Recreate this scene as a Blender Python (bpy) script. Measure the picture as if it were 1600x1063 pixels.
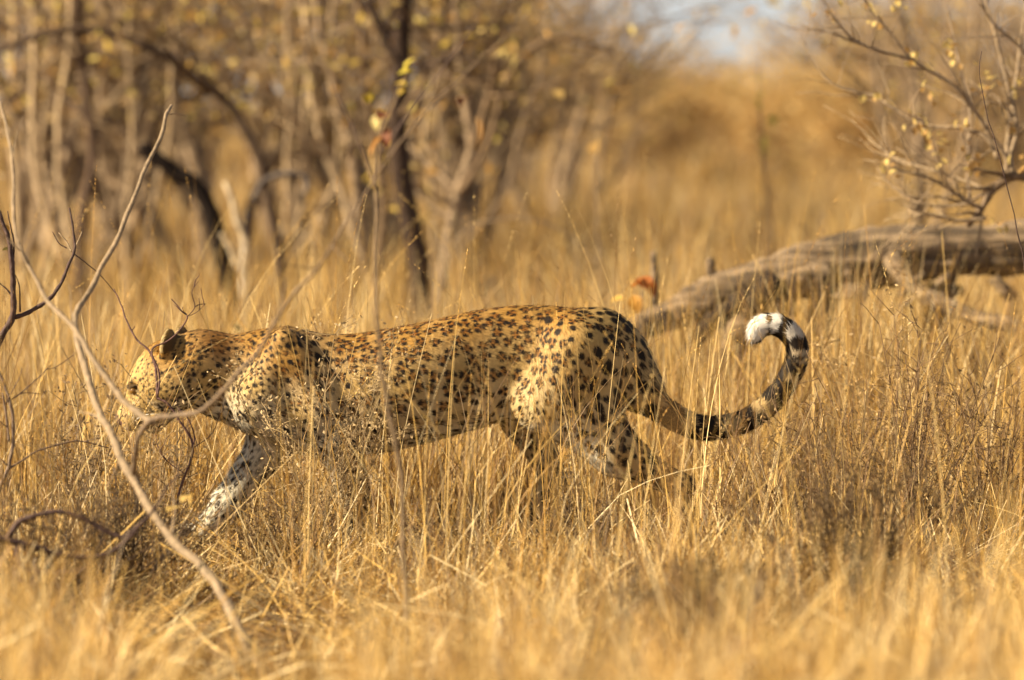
import bpy, math, random
import numpy as np
from mathutils import Vector, kdtree

for o in list(bpy.data.objects):
    bpy.data.objects.remove(o)
sc = bpy.context.scene
COL = sc.collection
rng = np.random.default_rng(7)
random.seed(7)

# ------------------------------------------------------------------ camera
D0, CAMZ, FPX = 12.0, 1.10, 7680.0          # 12 m to the leopard, eye height, focal length in photo pixels
CX, CY, HOR = 800.0, 531.5, 156.0           # photo centre, horizon row
PITCH = math.atan((CY - HOR) / FPX)
cd = bpy.data.cameras.new('camera')
cam = bpy.data.objects.new('camera', cd)
COL.objects.link(cam)
cam.location = (0, -D0, CAMZ)
cam.rotation_euler = (math.pi / 2 - PITCH, 0, 0)
cd.sensor_width = 36.0
cd.lens = 36.0 * FPX / 1600.0
cd.clip_start, cd.clip_end = 0.5, 3000
cd.dof.use_dof = True
cd.dof.focus_distance = 11.62
cd.dof.aperture_fstop = 3.0
cd.dof.aperture_blades = 9
sc.camera = cam

# ------------------------------------------------------------------ world, sun, exposure
TO_SUN = Vector((-0.84, -0.19, 0.52)).normalized()
world = bpy.data.worlds.new('World')
sc.world = world
world.use_nodes = True
wn = world.node_tree.nodes
sky = wn.new('ShaderNodeTexSky')
sky.sky_type = 'NISHITA'
sky.sun_disc = False
sky.sun_elevation = math.asin(TO_SUN.z)
sky.sun_rotation = math.atan2(TO_SUN.x, TO_SUN.y)
sky.dust_density = 0.25
sky.air_density = 0.7
sky.ozone_density = 3.0
wn['Background'].inputs['Strength'].default_value = 0.05
hsv = wn.new('ShaderNodeHueSaturation')          # dry-season dust takes the blue out of the sky
hsv.inputs['Saturation'].default_value = 0.22
world.node_tree.links.new(sky.outputs[0], hsv.inputs['Color'])
world.node_tree.links.new(hsv.outputs[0], wn['Background'].inputs['Color'])
sd = bpy.data.lights.new('sun', 'SUN')
sd.energy = 5.0
sd.angle = math.radians(0.55)
sd.color = (1.0, 0.83, 0.57)
sun = bpy.data.objects.new('sun', sd)
COL.objects.link(sun)
sun.rotation_euler = TO_SUN.to_track_quat('Z', 'Y').to_euler()
sc.view_settings.view_transform = 'Standard'
sc.view_settings.look = 'None'
sc.view_settings.exposure = 1.34
sc.view_settings.gamma = 1.0
sc.render.engine = 'CYCLES'
sc.cycles.max_bounces = 5
sc.cycles.diffuse_bounces = 2
sc.cycles.transmission_bounces = 3
sc.cycles.glossy_bounces = 2
sc.cycles.use_denoising = True

# ------------------------------------------------------------------ helpers
_c, _s = math.cos(PITCH), math.sin(PITCH)
def P(px, py, y):
    """world point seen at photo pixel (px, py) on the vertical plane at depth y (leopard = 0)"""
    a, b = (px - CX) / FPX, (CY - py) / FPX
    dy = _c + b * _s
    dz = b * _c - _s
    t = (y + D0) / dy
    return np.array((a * t, y, CAMZ + dz * t))

def G(px, y):
    return np.array(((px - CX) / FPX * (y + D0), y, 0.0))

def setp(o, label=None, cat=None, group=None, kind=None):
    if label: o['label'] = label
    if cat: o['category'] = cat
    if group: o['group'] = group
    if kind: o['kind'] = kind
    return o

def empty(name, loc=(0, 0, 0)):
    o = bpy.data.objects.new(name, None)
    o.empty_display_size = 0.1
    o.location = loc
    COL.objects.link(o)
    return o

def mesh_data(name, V, F, mat=None, col=None, smooth=True, normals=None):
    V = np.ascontiguousarray(V, dtype=np.float32)
    F = np.ascontiguousarray(F, dtype=np.int32)
    me = bpy.data.meshes.new(name)
    n, k = F.shape
    me.vertices.add(len(V)); me.vertices.foreach_set('co', V.ravel())
    me.loops.add(n * k); me.loops.foreach_set('vertex_index', F.ravel())
    me.polygons.add(n)
    me.polygons.foreach_set('loop_start', np.arange(0, n * k, k, dtype=np.int32))
    me.polygons.foreach_set('loop_total', np.full(n, k, dtype=np.int32))
    if smooth:
        me.polygons.foreach_set('use_smooth', np.ones(n, dtype=bool))
    me.update(calc_edges=True)
    if col is not None:
        c4 = np.ones((len(V), 4), dtype=np.float32); c4[:, :3] = col
        at = me.attributes.new('tint', 'FLOAT_COLOR', 'POINT')
        at.data.foreach_set('color', c4.ravel())
    if normals is not None:
        me.normals_split_custom_set_from_vertices(np.asarray(normals, dtype=np.float32).tolist())
    if mat: me.materials.append(mat)
    return me

def obj(name, me, parent=None):
    o = bpy.data.objects.new(name, me)
    COL.objects.link(o)
    if parent is not None:
        o.parent = parent
    return o

class Buf:
    """collects quads/tris (as quads) of one mesh"""
    def __init__(self): self.V, self.F, self.C, self.n = [], [], [], 0
    def add(self, V, F, c=(1, 1, 1)):
        V = np.asarray(V, float); F = np.asarray(F, int)
        self.V.append(V); self.F.append(F + self.n); self.n += len(V)
        c = np.asarray(c, float)
        self.C.append(np.broadcast_to(c, (len(V), 3)) if c.ndim == 1 else c)
    def data(self, name, mat, smooth=True):
        return mesh_data(name, np.concatenate(self.V), np.concatenate(self.F), mat, np.concatenate(self.C), smooth)

def catmull(pts, n):
    pts = np.asarray(pts, float)
    p = np.vstack([2 * pts[0] - pts[1], pts, 2 * pts[-1] - pts[-2]])
    out = []
    m = len(pts) - 1
    for u in np.linspace(0, m, n):
        i = min(int(u), m - 1); t = u - i
        a, b, c, d = p[i], p[i + 1], p[i + 2], p[i + 3]
        out.append(0.5 * ((2 * b) + (c - a) * t + (2 * a - 5 * b + 4 * c - d) * t * t + (3 * b - a - 3 * c + d) * t ** 3))
    return np.array(out)

def tube(buf, path, rad, sides=6, c=(1, 1, 1), rough=0.0):
    path = np.asarray(path, float); n = len(path)
    rad = np.broadcast_to(np.asarray(rad, float), (n,))
    T = np.gradient(path, axis=0); T /= np.linalg.norm(T, axis=1)[:, None] + 1e-9
    up = np.array((0.31, 0.83, 0.17)); 
    N = up - T[0] * (up @ T[0]); N /= np.linalg.norm(N)
    ang = np.arange(sides) * 2 * math.pi / sides
    V = []
    for i in range(n):
        N = N - T[i] * (N @ T[i]); N /= np.linalg.norm(N) + 1e-9
        B = np.cross(T[i], N)
        rr = rad[i] * (1 + (rough * rng.normal(size=sides) if rough else 0))
        V.append(path[i] + (np.cos(ang) * rr)[:, None] * N + (np.sin(ang) * rr)[:, None] * B)
    V = np.concatenate(V)
    F = []
    for i in range(n - 1):
        for j in range(sides):
            k = (j + 1) % sides
            F.append((i * sides + j, i * sides + k, (i + 1) * sides + k, (i + 1) * sides + j))
    nv = len(V)
    V = np.vstack([V, path[0] - T[0] * rad[0] * 0.3, path[-1] + T[-1] * rad[-1] * 0.6])
    for j in range(0, sides, 2):
        F.append((nv, (j + 2) % sides, (j + 1) % sides, j))
        b = (n - 1) * sides
        F.append((nv + 1, b + j, b + (j + 1) % sides, b + (j + 2) % sides))
    buf.add(V, F, c)

# ------------------------------------------------------------------ materials
def mat_new(name):
    m = bpy.data.materials.new(name); m.use_nodes = True
    return m, m.node_tree, m.node_tree.nodes['Principled BSDF']

def mat_tint(name, rough=0.75, spec=0.25, translucent=0.0, noise=0.0, scale=40.0, bump=0.0):
    """colour of the thing itself from its per-piece tint, with grain"""
    m, nt, b = mat_new(name)
    L = nt.links.new
    at = nt.nodes.new('ShaderNodeAttribute'); at.attribute_name = 'tint'
    out = at.outputs['Color']
    if noise:
        tc = nt.nodes.new('ShaderNodeTexCoord')
        nz = nt.nodes.new('ShaderNodeTexNoise'); nz.inputs['Scale'].default_value = scale; nz.inputs['Detail'].default_value = 6
        L(tc.outputs['Object'], nz.inputs['Vector'])
        mr = nt.nodes.new('ShaderNodeMapRange')
        mr.inputs['From Min'].default_value = 0.3; mr.inputs['From Max'].default_value = 0.7
        mr.inputs['To Min'].default_value = 1 - noise; mr.inputs['To Max'].default_value = 1 + noise * 0.6
        L(nz.outputs['Fac'], mr.inputs['Value'])
        mx = nt.nodes.new('ShaderNodeVectorMath'); mx.operation = 'SCALE'
        L(out, mx.inputs[0]); L(mr.outputs[0], mx.inputs['Scale'])
        out = mx.outputs[0]
        if bump:
            bp = nt.nodes.new('ShaderNodeBump'); bp.inputs['Strength'].default_value = bump; bp.inputs['Distance'].default_value = 0.02
            L(nz.outputs['Fac'], bp.inputs['Height']); L(bp.outputs[0], b.inputs['Normal'])
    L(out, b.inputs['Base Color'])
    b.inputs['Roughness'].default_value = rough
    b.inputs['Specular IOR Level'].default_value = spec
    if translucent:
        tr = nt.nodes.new('ShaderNodeBsdfTranslucent'); L(out, tr.inputs['Color'])
        mx = nt.nodes.new('ShaderNodeMixShader'); mx.inputs[0].default_value = translucent
        L(b.outputs[0], mx.inputs[1]); L(tr.outputs[0], mx.inputs[2])
        L(mx.outputs[0], nt.nodes['Material Output'].inputs['Surface'])
    return m

M_grass = mat_tint('dry_straw', rough=0.5, spec=0.35, translucent=0.20)
M_leaf = mat_tint('dry_leaf', rough=0.6, spec=0.3, translucent=0.42)
M_bark = mat_tint('bark', rough=0.85, spec=0.15, noise=0.45, scale=30, bump=0.6)
M_twig = mat_tint('twig_bark', rough=0.7, spec=0.3, noise=0.35, scale=60, bump=0.4)
M_fur = mat_tint('pelt', rough=0.65, spec=0.2)
M_weed = mat_tint('dry_weed', rough=0.7, spec=0.2, translucent=0.2)

def mat_log():
    m, nt, b = mat_new('weathered_wood'); L = nt.links.new
    tc = nt.nodes.new('ShaderNodeTexCoord'); mp = nt.nodes.new('ShaderNodeMapping')
    mp.inputs['Rotation'].default_value = (0, math.radians(-14), 0)
    mp.inputs['Scale'].default_value = (1.2, 9, 14)
    L(tc.outputs['Object'], mp.inputs['Vector'])
    nz = nt.nodes.new('ShaderNodeTexNoise'); nz.inputs['Scale'].default_value = 3; nz.inputs['Detail'].default_value = 9; nz.inputs['Roughness'].default_value = 0.65
    L(mp.outputs[0], nz.inputs['Vector'])
    cr = nt.nodes.new('ShaderNodeValToRGB')
    e = cr.color_ramp.elements
    e[0].position, e[0].color = 0.33, (0.022, 0.015, 0.010, 1)
    e[1].position, e[1].color = 0.66, (0.42, 0.30, 0.18, 1)
    x = cr.color_ramp.elements.new(0.48); x.color = (0.17, 0.115, 0.065, 1)
    L(nz.outputs['Fac'], cr.inputs[0]); L(cr.outputs[0], b.inputs['Base Color'])
    bp = nt.nodes.new('ShaderNodeBump'); bp.inputs['Strength'].default_value = 0.9; bp.inputs['Distance'].default_value = 0.03
    L(nz.outputs['Fac'], bp.inputs['Height']); L(bp.outputs[0], b.inputs['Normal'])
    b.inputs['Roughness'].default_value = 0.9
    return m
M_log = mat_log()

def mat_ground():
    m, nt, b = mat_new('dry_soil'); L = nt.links.new
    tc = nt.nodes.new('ShaderNodeTexCoord')
    nz = nt.nodes.new('ShaderNodeTexNoise'); nz.inputs['Scale'].default_value = 5; nz.inputs['Detail'].default_value = 10; nz.inputs['Roughness'].default_value = 0.7
    L(tc.outputs['Object'], nz.inputs['Vector'])
    cr = nt.nodes.new('ShaderNodeValToRGB'); e = cr.color_ramp.elements
    e[0].position, e[0].color = 0.3, (0.10, 0.055, 0.022, 1)
    e[1].position, e[1].color = 0.7, (0.34, 0.20, 0.075, 1)
    L(nz.outputs['Fac'], cr.inputs[0]); L(cr.outputs[0], b.inputs['Base Color'])
    bp = nt.nodes.new('ShaderNodeBump'); bp.inputs['Strength'].default_value = 0.8; bp.inputs['Distance'].default_value = 0.05
    L(nz.outputs['Fac'], bp.inputs['Height']); L(bp.outputs[0], b.inputs['Normal'])
    b.inputs['Roughness'].default_value = 0.95
    return m

def mat_plain(name, color, rough=0.5, spec=0.5):
    m, nt, b = mat_new(name)
    nz = nt.nodes.new('ShaderNodeTexNoise'); nz.inputs['Scale'].default_value = 90
    mx = nt.nodes.new('ShaderNodeMix'); mx.data_type = 'RGBA'
    mx.inputs['A'].default_value = (*color, 1); mx.inputs['B'].default_value = (*[c * 0.7 for c in color], 1)
    nt.links.new(nz.outputs['Fac'], mx.inputs['Factor']); nt.links.new(mx.outputs['Result'], b.inputs['Base Color'])
    b.inputs['Roughness'].default_value = rough; b.inputs['Specular IOR Level'].default_value = spec
    return m

# ------------------------------------------------------------------ ground
def build_ground():
    xs = np.concatenate([[-1500, -300, -80], np.linspace(-25, 25, 101), [80, 300, 1500]])
    ys = np.concatenate([[-60, -30], np.linspace(-13, 40, 107), [60, 90, 140, 300, 800, 2500]])
    X, Y = np.meshgrid(xs, ys)
    Z = -0.012 + 0.012 * np.sin(X * 1.7 + Y * 0.6) + 0.010 * np.sin(Y * 2.3 - X * 0.9)
    V = np.stack([X, Y, Z], -1).reshape(-1, 3)
    nx = len(xs)
    i = np.arange(len(ys) - 1)[:, None] * nx + np.arange(nx - 1)[None]
    F = np.stack([i, i + 1, i + nx + 1, i + nx], -1).reshape(-1, 4)
    setp(obj('ground', mesh_data('ground', V, F, mat_ground())), 'dry sandy brown soil under the grass', kind='structure')
build_ground()

# ================================================================== LEOPARD
def build_leopard():
    S = 640.0
    def q(px, py, y=0.0): return np.array(((px - 800) / S, y, (860 - py) / S))
    h = 0.005
    x0, y0, z0 = -1.03, -0.205, -0.015
    nx, ny, nz = 360, 83, 130
    xs = (x0 + h * np.arange(nx)).astype(np.float32)
    ys = (y0 + h * np.arange(ny)).astype(np.float32)
    zs = (z0 + h * np.arange(nz)).astype(np.float32)
    F = np.full((nx, ny, nz), 1.0, np.float32)

    def box(lo, hi, m):
        i0 = max(int((lo[0] - m - x0) / h), 0); i1 = min(int((hi[0] + m - x0) / h) + 2, nx)
        j0 = max(int((lo[1] - m - y0) / h), 0); j1 = min(int((hi[1] + m - y0) / h) + 2, ny)
        k0 = max(int((lo[2] - m - z0) / h), 0); k1 = min(int((hi[2] + m - z0) / h) + 2, nz)
        return slice(i0, i1), slice(j0, j1), slice(k0, k1)
    def merge(sl, d, k):
        a = F[sl]
        t = np.clip(0.5 + 0.5 * (d - a) / k, 0, 1)
        F[sl] = d * (1 - t) + a * t - k * t * (1 - t)
    def cone(a, b, ra, rb, k=0.03, sy=1.0):
        a = np.asarray(a, float); b = np.asarray(b, float)
        m = max(ra, rb) * max(1, 1 / sy) + k + 0.01
        sl = box(np.minimum(a, b), np.maximum(a, b), m)
        X = xs[sl[0]][:, None, None] - a[0]; Y = ys[sl[1]][None, :, None] - a[1]; Z = zs[sl[2]][None, None, :] - a[2]
        d = b - a; L2 = float(d @ d) + 1e-12
        t = np.clip((X * d[0] + Y * d[1] + Z * d[2]) / L2, 0, 1)
        r = np.sqrt((X - t * d[0]) ** 2 + ((Y - t * d[1]) * sy) ** 2 + (Z - t * d[2]) ** 2)
        merge(sl, r - (ra + (rb - ra) * t), k)
    def ell(c, ax, rad, k=0.03, carve=False):
        c = np.asarray(c, float); rad = np.asarray(rad, float); R = float(rad.max())
        sl = box(c, c, R + k + 0.01)
        X = xs[sl[0]][:, None, None] - c[0]; Y = ys[sl[1]][None, :, None] - c[1]; Z = zs[sl[2]][None, None, :] - c[2]
        ax = np.asarray(ax, float)
        s = 0; g = 0
        for i in range(3):
            u = X * ax[i][0] + Y * ax[i][1] + Z * ax[i][2]
            s = s + (u / rad[i]) ** 2; g = g + (u / rad[i] ** 2) ** 2
        s = np.sqrt(s); d = s * (s - 1) / (np.sqrt(g) + 1e-6)
        if carve:
            a = F[sl]; d = -d
            t = np.clip(0.5 - 0.5 * (d - a) / k, 0, 1)
            F[sl] = d * (1 - t) + a * t + k * t * (1 - t)
        else:
            merge(sl, d, k)

    # torso and neck as a loft of traced top and bottom lines
    prof = np.array([  # px, top, bottom, half width
        (292, 548, 628, .045), (315, 532, 648, .068), (345, 527, 658, .078), (380, 520, 674, .088), (420, 512, 692, .098),
        (450, 511, 704, .106), (480, 517, 711, .112), (510, 523, 712, .106), (550, 523, 710, .116), (600, 515, 706, .129),
        (650, 506, 695, .129), (700, 495, 682, .116), (750, 484, 668, .094), (800, 478, 654, .086), (850, 477, 646, .094),
        (900, 482, 650, .104), (935, 496, 650, .092), (965, 522, 640, .066), (985, 556, 615, .035)], float)
    px = prof[:, 0]; xx = (px - 800) / S
    sl = (slice(int((xx[0] - x0) / h), int((xx[-1] - x0) / h) + 1), slice(0, ny), slice(0, nz))
    X = xs[sl[0]]
    top = np.interp(X, xx, (860 - prof[:, 1]) / S); bot = np.interp(X, xx, (860 - prof[:, 2]) / S); hw = np.interp(X, xx, prof[:, 3])
    ker = np.hanning(15); ker /= ker.sum()
    sm = lambda v: np.convolve(np.pad(v, 7, mode='edge'), ker, 'valid')
    top, bot, hw = sm(top), sm(bot), sm(hw)
    zc = ((top + bot) / 2)[:, None, None]; a = ((top - bot) / 2)[:, None, None]; b = hw[:, None, None]
    Y = ys[None, :, None]; Z = zs[None, None, :]
    zz = (Z - zc) / a; yy = Y / b * (1 + 0.10 * np.clip(zz, -1, 1))   # a little wider below
    e = (np.abs(zz) ** 2.25 + np.abs(yy) ** 2.25) ** (1 / 2.25)
    F[sl] = ((e - 1) * np.minimum(a, b)).astype(np.float32)

    sk = []   # skeleton samples: position, flow direction
    def bone(a, b, ra, rb, k=0.03, sy=1.0, flow=None):
        cone(a, b, ra, rb, k, sy)
        d = (b - a) if flow is None else np.asarray(flow, float)
        for t in np.linspace(0, 1, 6): sk.append((a + (b - a) * t, d / (np.linalg.norm(d) + 1e-9)))

    for x_, zz_ in ((330, 590), (380, 590), (440, 600), (500, 610), (560, 610), (620, 605), (680, 590), (740, 575), (800, 560), (860, 560), (920, 560)):
        sk.append((q(x_, zz_), np.array((0.97, 0, -0.22))))

    for sgn in (-1, 1):   # -1 is the side towards the camera
        # shoulder blade and shoulder
        bone(q(446, 534, .080 * sgn), q(412, 618, .094 * sgn), .034, .058, .04, flow=(0.6, 0, -0.8))
        bone(q(466, 570, .090 * sgn), q(494, 640, .096 * sgn), .042, .054, .035, flow=(0.6, 0, -0.8))
        # haunch
        bone(q(900, 545, .066 * sgn), q(866, 622, .080 * sgn), .078, .070, .04, flow=(0.3, 0, -0.9))
        bone(q(935, 560, .050 * sgn), q(925, 650, .062 * sgn), .066, .055, .05, flow=(0.4, 0, -0.9))
    # near foreleg, swung back under the body
    y = -.094
    bone(q(412, 632, y), q(522, 684, y), .064, .052, .03)
    bone(q(500, 640, y), q(536, 692, y), .056, .046, .03)
    bone(q(532, 684, y), q(556, 775, y * .85), .050, .037, .025)
    bone(q(556, 775, y * .85), q(560, 828, y * .8), .031, .029, .02)
    def paw(px, py, y, fx=-1.0, lift=0.0):
        c = q(px, py, y)
        cone(c + np.array((.02 * -fx, 0, .012)), c + np.array((.035 * fx, 0, .0)), .030, .030, .02)
        for i, dy in enumerate((-.032, -.011, .011, .032)):
            f = .055 + (.012 if i in (1, 2) else 0)
            cone(c + np.array((.03 * fx, dy * .8, 0)), c + np.array((f * fx, dy, -.010)), .017, .0155, .008)
            sk.append((c + np.array((f * fx, dy, -.010)), np.array((fx, 0, 0))))
    paw(556, 842, y * .8)
    # far foreleg, reaching forward
    y = .080
    bone(q(415, 640, y), q(418, 702, y), .060, .050, .03)
    bone(q(418, 700, y), q(352, 792, y * .8), .050, .038, .025)
    bone(q(352, 792, y * .8), q(318, 832, y * .7), .036, .032, .02)
    paw(300, 843, y * .7)
    # near hind leg, pushing off
    y = -.068
    bone(q(880, 600, y), q(842, 632, y * .85), .070, .052, .045)
    bone(q(842, 632, y * .85), q(960, 708, y), .050, .050, .035)
    bone(q(930, 640, y), q(985, 712, y), .055, .036, .04)
    bone(q(960, 706, y), q(1064, 758, y), .048, .030, .03)
    bone(q(1064, 760, y), q(1080, 826, y), .031, .027, .02)
    paw(1068, 844, y)
    # far hind leg, under the belly
    y = .070
    bone(q(880, 600, y), q(822, 656, y), .075, .060, .04)
    bone(q(822, 656, y), q(866, 752, y), .052, .030, .03)
    bone(q(866, 752, y), q(832, 826, y), .029, .027, .02)
    paw(815, 844, y)
    # tail
    tp = np.array([(935, 528), (965, 556), (988, 592), (1010, 620), (1042, 645), (1090, 668), (1133, 667), (1174, 653),
                   (1210, 623), (1237, 583), (1246, 545), (1233, 519), (1209, 506), (1187, 510), (1180, 523)], float)
    tr = np.array([.075, .060, .045, .037, .031, .0285, .026, .0255, .0255, .025, .0245, .024, .0235, .022, .018])
    tc_ = catmull(np.array([q(a_, b_) for a_, b_ in tp]), 57)
    tc_[:, 1] += np.linspace(0, 1, 57) ** 2 * -0.03
    trr = np.interp(np.linspace(0, 1, 57), np.linspace(0, 1, len(tr)), tr) * .90
    tail_k = []
    for i in range(56):
        cone(tc_[i], tc_[i + 1], trr[i], trr[i + 1], .04 if i < 12 else .012)
        d = tc_[i + 1] - tc_[i]; sk.append((tc_[i], d / np.linalg.norm(d)))
    # head
    C = q(256, 584)
    yaw = math.radians(12)      # face turned a little away from the camera
    f = np.array((-.76 * math.cos(yaw), math.sin(yaw) * .76, -.65)); f /= np.linalg.norm(f)
    lat = np.array((-math.sin(yaw), -math.cos(yaw), 0))         # towards the camera side
    u = np.cross(lat, f); u /= np.linalg.norm(u)
    if u[2] < 0: u = -u
    def H(a_, b_, l_=0.0): return C + f * a_ + u * b_ + lat * l_
    ax = (f, u, lat)
    ell(H(-.005, .0), ax, (.084, .066, .072), .04)
    ell(H(.045, .018), ax, (.056, .036, .050), .025)
    cone(H(-.085, -.035), H(-.02, -.01), .074, .068, .05)
    cone(H(.055, -.020), H(.128, -.030), .046, .036, .022)
    cone(H(.065, .008), H(.152, -.012), .023, .017, .014)
    ell(H(.157, -.014), ax, (.013, .012, .018), .008)
    for l in (-1, 1):
        ell(H(.128, -.038, .021 * l), ax, (.032, .025, .024), .010)
        cone(H(-.01, -.064, .044 * l), H(.100, -.074, .006 * l), .034, .022, .02)
        ell(H(-.002, -.034, .052 * l), ax, (.056, .050, .038), .022)
        ell(H(-.035, -.050, .058 * l), ax, (.042, .046, .032), .02)
        ell(H(.062, .030, .038 * l), ax, (.026, .010, .017), .010)
        ell(H(.080, .012, .052 * l), ax, (.022, .012, .014), .010, carve=True)
    # ears: shallow cups
    nrm_e = []
    for l in (1, -1):
        ec = q(270, 538) + lat * .056 * l + np.array((0, 0, 0))
        up = np.array((.12, 0, 1.0)) + lat * .30 * l; up /= np.linalg.norm(up)
        nn = f * .95 - lat * .18 * l; nn -= up * (nn @ up); nn /= np.linalg.norm(nn)
        wd = np.cross(up, nn)
        ell(ec, (nn, up, wd), (.018, .042, .042), .014)
        ell(ec + nn * .013 + up * .004, (nn, up, wd), (.013, .033, .028), .008, carve=True)
        nrm_e.append((ec, nn, up, l))
    for a_, b_ in ((.1, -.03), (.05, -.02), (0, 0), (-.05, 0)):
        sk.append((H(a_, b_), -f)); sk.append((H(a_, b_ + .04), -f)); sk.append((H(a_, b_ - .05), -f))

    # ---- naive surface nets
    ins = F < 0
    cs = np.zeros((nx - 1, ny - 1, nz - 1), np.int8)
    for dx in (0, 1):
        for dy in (0, 1):
            for dz in (0, 1):
                cs += ins[dx:nx - 1 + dx, dy:ny - 1 + dy, dz:nz - 1 + dz]
    ci, cj, ck = np.nonzero((cs > 0) & (cs < 8))
    idx = np.full(cs.shape, -1, np.int32); idx[ci, cj, ck] = np.arange(len(ci))
    acc = np.zeros((len(ci), 3)); cnt = np.zeros(len(ci))
    corners = [(0, 0, 0), (1, 0, 0), (0, 1, 0), (1, 1, 0), (0, 0, 1), (1, 0, 1), (0, 1, 1), (1, 1, 1)]
    for A in range(8):
        for B in range(A + 1, 8):
            ca, cb = np.array(corners[A]), np.array(corners[B])
            if np.abs(ca - cb).sum() != 1: continue
            fa = F[ci + ca[0], cj + ca[1], ck + ca[2]]; fb = F[ci + cb[0], cj + cb[1], ck + cb[2]]
            m = (fa < 0) != (fb < 0)
            t = np.where(m, fa / (fa - fb + 1e-12), 0)
            p_ = ca[None] + (cb - ca)[None] * t[:, None]
            acc[m] += p_[m]; cnt[m] += 1
    V = (np.stack([ci, cj, ck], 1) + acc / cnt[:, None]) * h + np.array((x0, y0, z0))
    quads = []
    for axis in range(3):
        s0 = [slice(1, -1)] * 3; s0[axis] = slice(0, -1)
        s1 = [slice(1, -1)] * 3; s1[axis] = slice(1, None)
        a_ = ins[tuple(s0)]; b_ = ins[tuple(s1)]
        e = np.argwhere(a_ != b_)
        flip = a_[tuple(e.T)]
        base = e + 1; base[:, axis] -= 1
        o1, o2 = [(1, 2), (2, 0), (0, 1)][axis]
        def cell(d1, d2):
            c_ = base.copy(); c_[:, o1] -= d1; c_[:, o2] -= d2
            return idx[c_[:, 0], c_[:, 1], c_[:, 2]]
        qd = np.stack([cell(1, 1), cell(0, 1), cell(0, 0), cell(1, 0)], 1)
        qd[~flip] = qd[~flip][:, ::-1]
        quads.append(qd)
    Q = np.concatenate(quads)
    Q = Q[(Q >= 0).all(1)]
    # smooth a little
    E = np.concatenate([Q[:, [0, 1]], Q[:, [1, 2]], Q[:, [2, 3]], Q[:, [3, 0]]])
    for it, lam in enumerate((.5, .5, .45)):
        acc = np.zeros_like(V); cnt = np.zeros(len(V))
        for c_ in (0, 1):
            np.add.at(acc, E[:, c_], V[E[:, 1 - c_]]); np.add.at(cnt, E[:, c_], 1)
        V = V + lam * (acc / np.maximum(cnt, 1)[:, None] - V)
    fn = np.cross(V[Q[:, 2]] - V[Q[:, 0]], V[Q[:, 3]] - V[Q[:, 1]])
    N = np.zeros_like(V)
    for c_ in range(4): np.add.at(N, Q[:, c_], fn)
    N /= np.linalg.norm(N, axis=1)[:, None] + 1e-12

    # ---- pelt
    kd = kdtree.KDTree(len(sk))
    for i, (p_, d_) in enumerate(sk): kd.insert(Vector(p_), i)
    kd.balance()
    dirs = np.array([d_ for _, d_ in sk])
    ktail = kdtree.KDTree(57)
    for i in range(57): ktail.insert(Vector(tc_[i]), i)
    ktail.balance()

    def idw(PX, PY, pts, pw=3.0):
        pts = np.array(pts, float)
        d = (PX[:, None] - pts[None, :, 0]) ** 2 + (PY[:, None] - pts[None, :, 1]) ** 2 + 60
        w = d ** (-pw / 2)
        return (w @ pts[:, 2:]) / w.sum(1)[:, None]
    # photo position -> spot spacing (mm), rosette-ness
    SP = [(205, 640, 9.0, 0), (220, 590, 10.3, 0), (250, 545, 9.0, 0), (260, 620, 11.6, 0), (320, 545, 14.5, .1), (320, 610, 16.5, .1), (340, 645, 18.0, 0), (390, 560, 15.9, .25),
          (430, 530, 15.2, .2), (430, 610, 17.2, .2), (410, 680, 18.6, 0), (490, 560, 27.0, .6), (480, 680, 19.4, 0), (560, 560, 33.4, 1), (560, 640, 34.4, .7), (640, 540, 34.4, 1),
          (640, 620, 37.1, .9), (650, 680, 28.9, .1), (720, 520, 34.4, 1), (720, 600, 38.8, 1), (740, 650, 26.2, .2), (800, 500, 31.6, .9), (800, 580, 33.4, .9), (860, 490, 29.7, .6),
          (860, 560, 29.7, .7), (830, 640, 18.6, .3), (900, 560, 22.5, .4), (900, 640, 20.0, .1), (940, 520, 29.2, .1), (960, 580, 32.4, 0), (950, 660, 29.2, 0), (950, 730, 24.4, 0),
          (1040, 750, 17.2, 0), (1050, 830, 13.2, 0), (550, 720, 18.0, 0), (555, 800, 15.2, 0), (390, 730, 18.6, 0), (350, 790, 18.6, 0), (310, 835, 15.2, 0), (830, 700, 19.4, 0), (830, 800, 16.5, 0)]
    gold = (.41, .22, .050); tan = (.47, .31, .11); pale = (.54, .40, .19); white = (.78, .72, .57); deep = (.30, .14, .035)
    BC = [(215, 570, *tan), (200, 610, *tan), (250, 545, *gold), (195, 660, *tan), (230, 650, *tan), (205, 672, *pale), (250, 610, *tan), (290, 560, *gold), (340, 530, *deep), (330, 590, *tan),  # nape deep and muzzle tan: shade painted in, nape fur partly dark itself
          (310, 640, *pale), (350, 655, *white), (400, 530, *gold), (400, 600, *tan), (390, 650, *pale), (375, 662, *white), (388, 680, *white), (405, 672, *white), (400, 692, *white), (425, 694, *white), (440, 704, *white), (462, 714, *white), (480, 724, *white), (500, 735, *white), (450, 560, *gold),
          (460, 640, *tan), (550, 530, *gold), (560, 600, *tan), (580, 670, *pale), (560, 740, *pale), (555, 820, *pale), (640, 520, *gold), (640, 600, *tan), (650, 660, *pale),
          (660, 690, *white), (720, 500, *gold), (720, 580, *tan), (720, 640, *pale), (750, 665, *white), (800, 485, *gold), (800, 560, *tan), (800, 640, *pale), (870, 490, *gold),
          (870, 560, *tan), (860, 640, *pale), (870, 675, *white), (910, 708, *white), (945, 735, *white), (920, 600, *tan), (940, 520, *tan), (960, 580, *pale), (960, 660, *pale), (970, 710, *tan),
          (1040, 740, *tan), (1060, 820, *pale), (380, 740, *white), (345, 790, *white), (310, 835, *white), (820, 690, *pale), (850, 750, *pale), (820, 830, *pale)]

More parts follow.
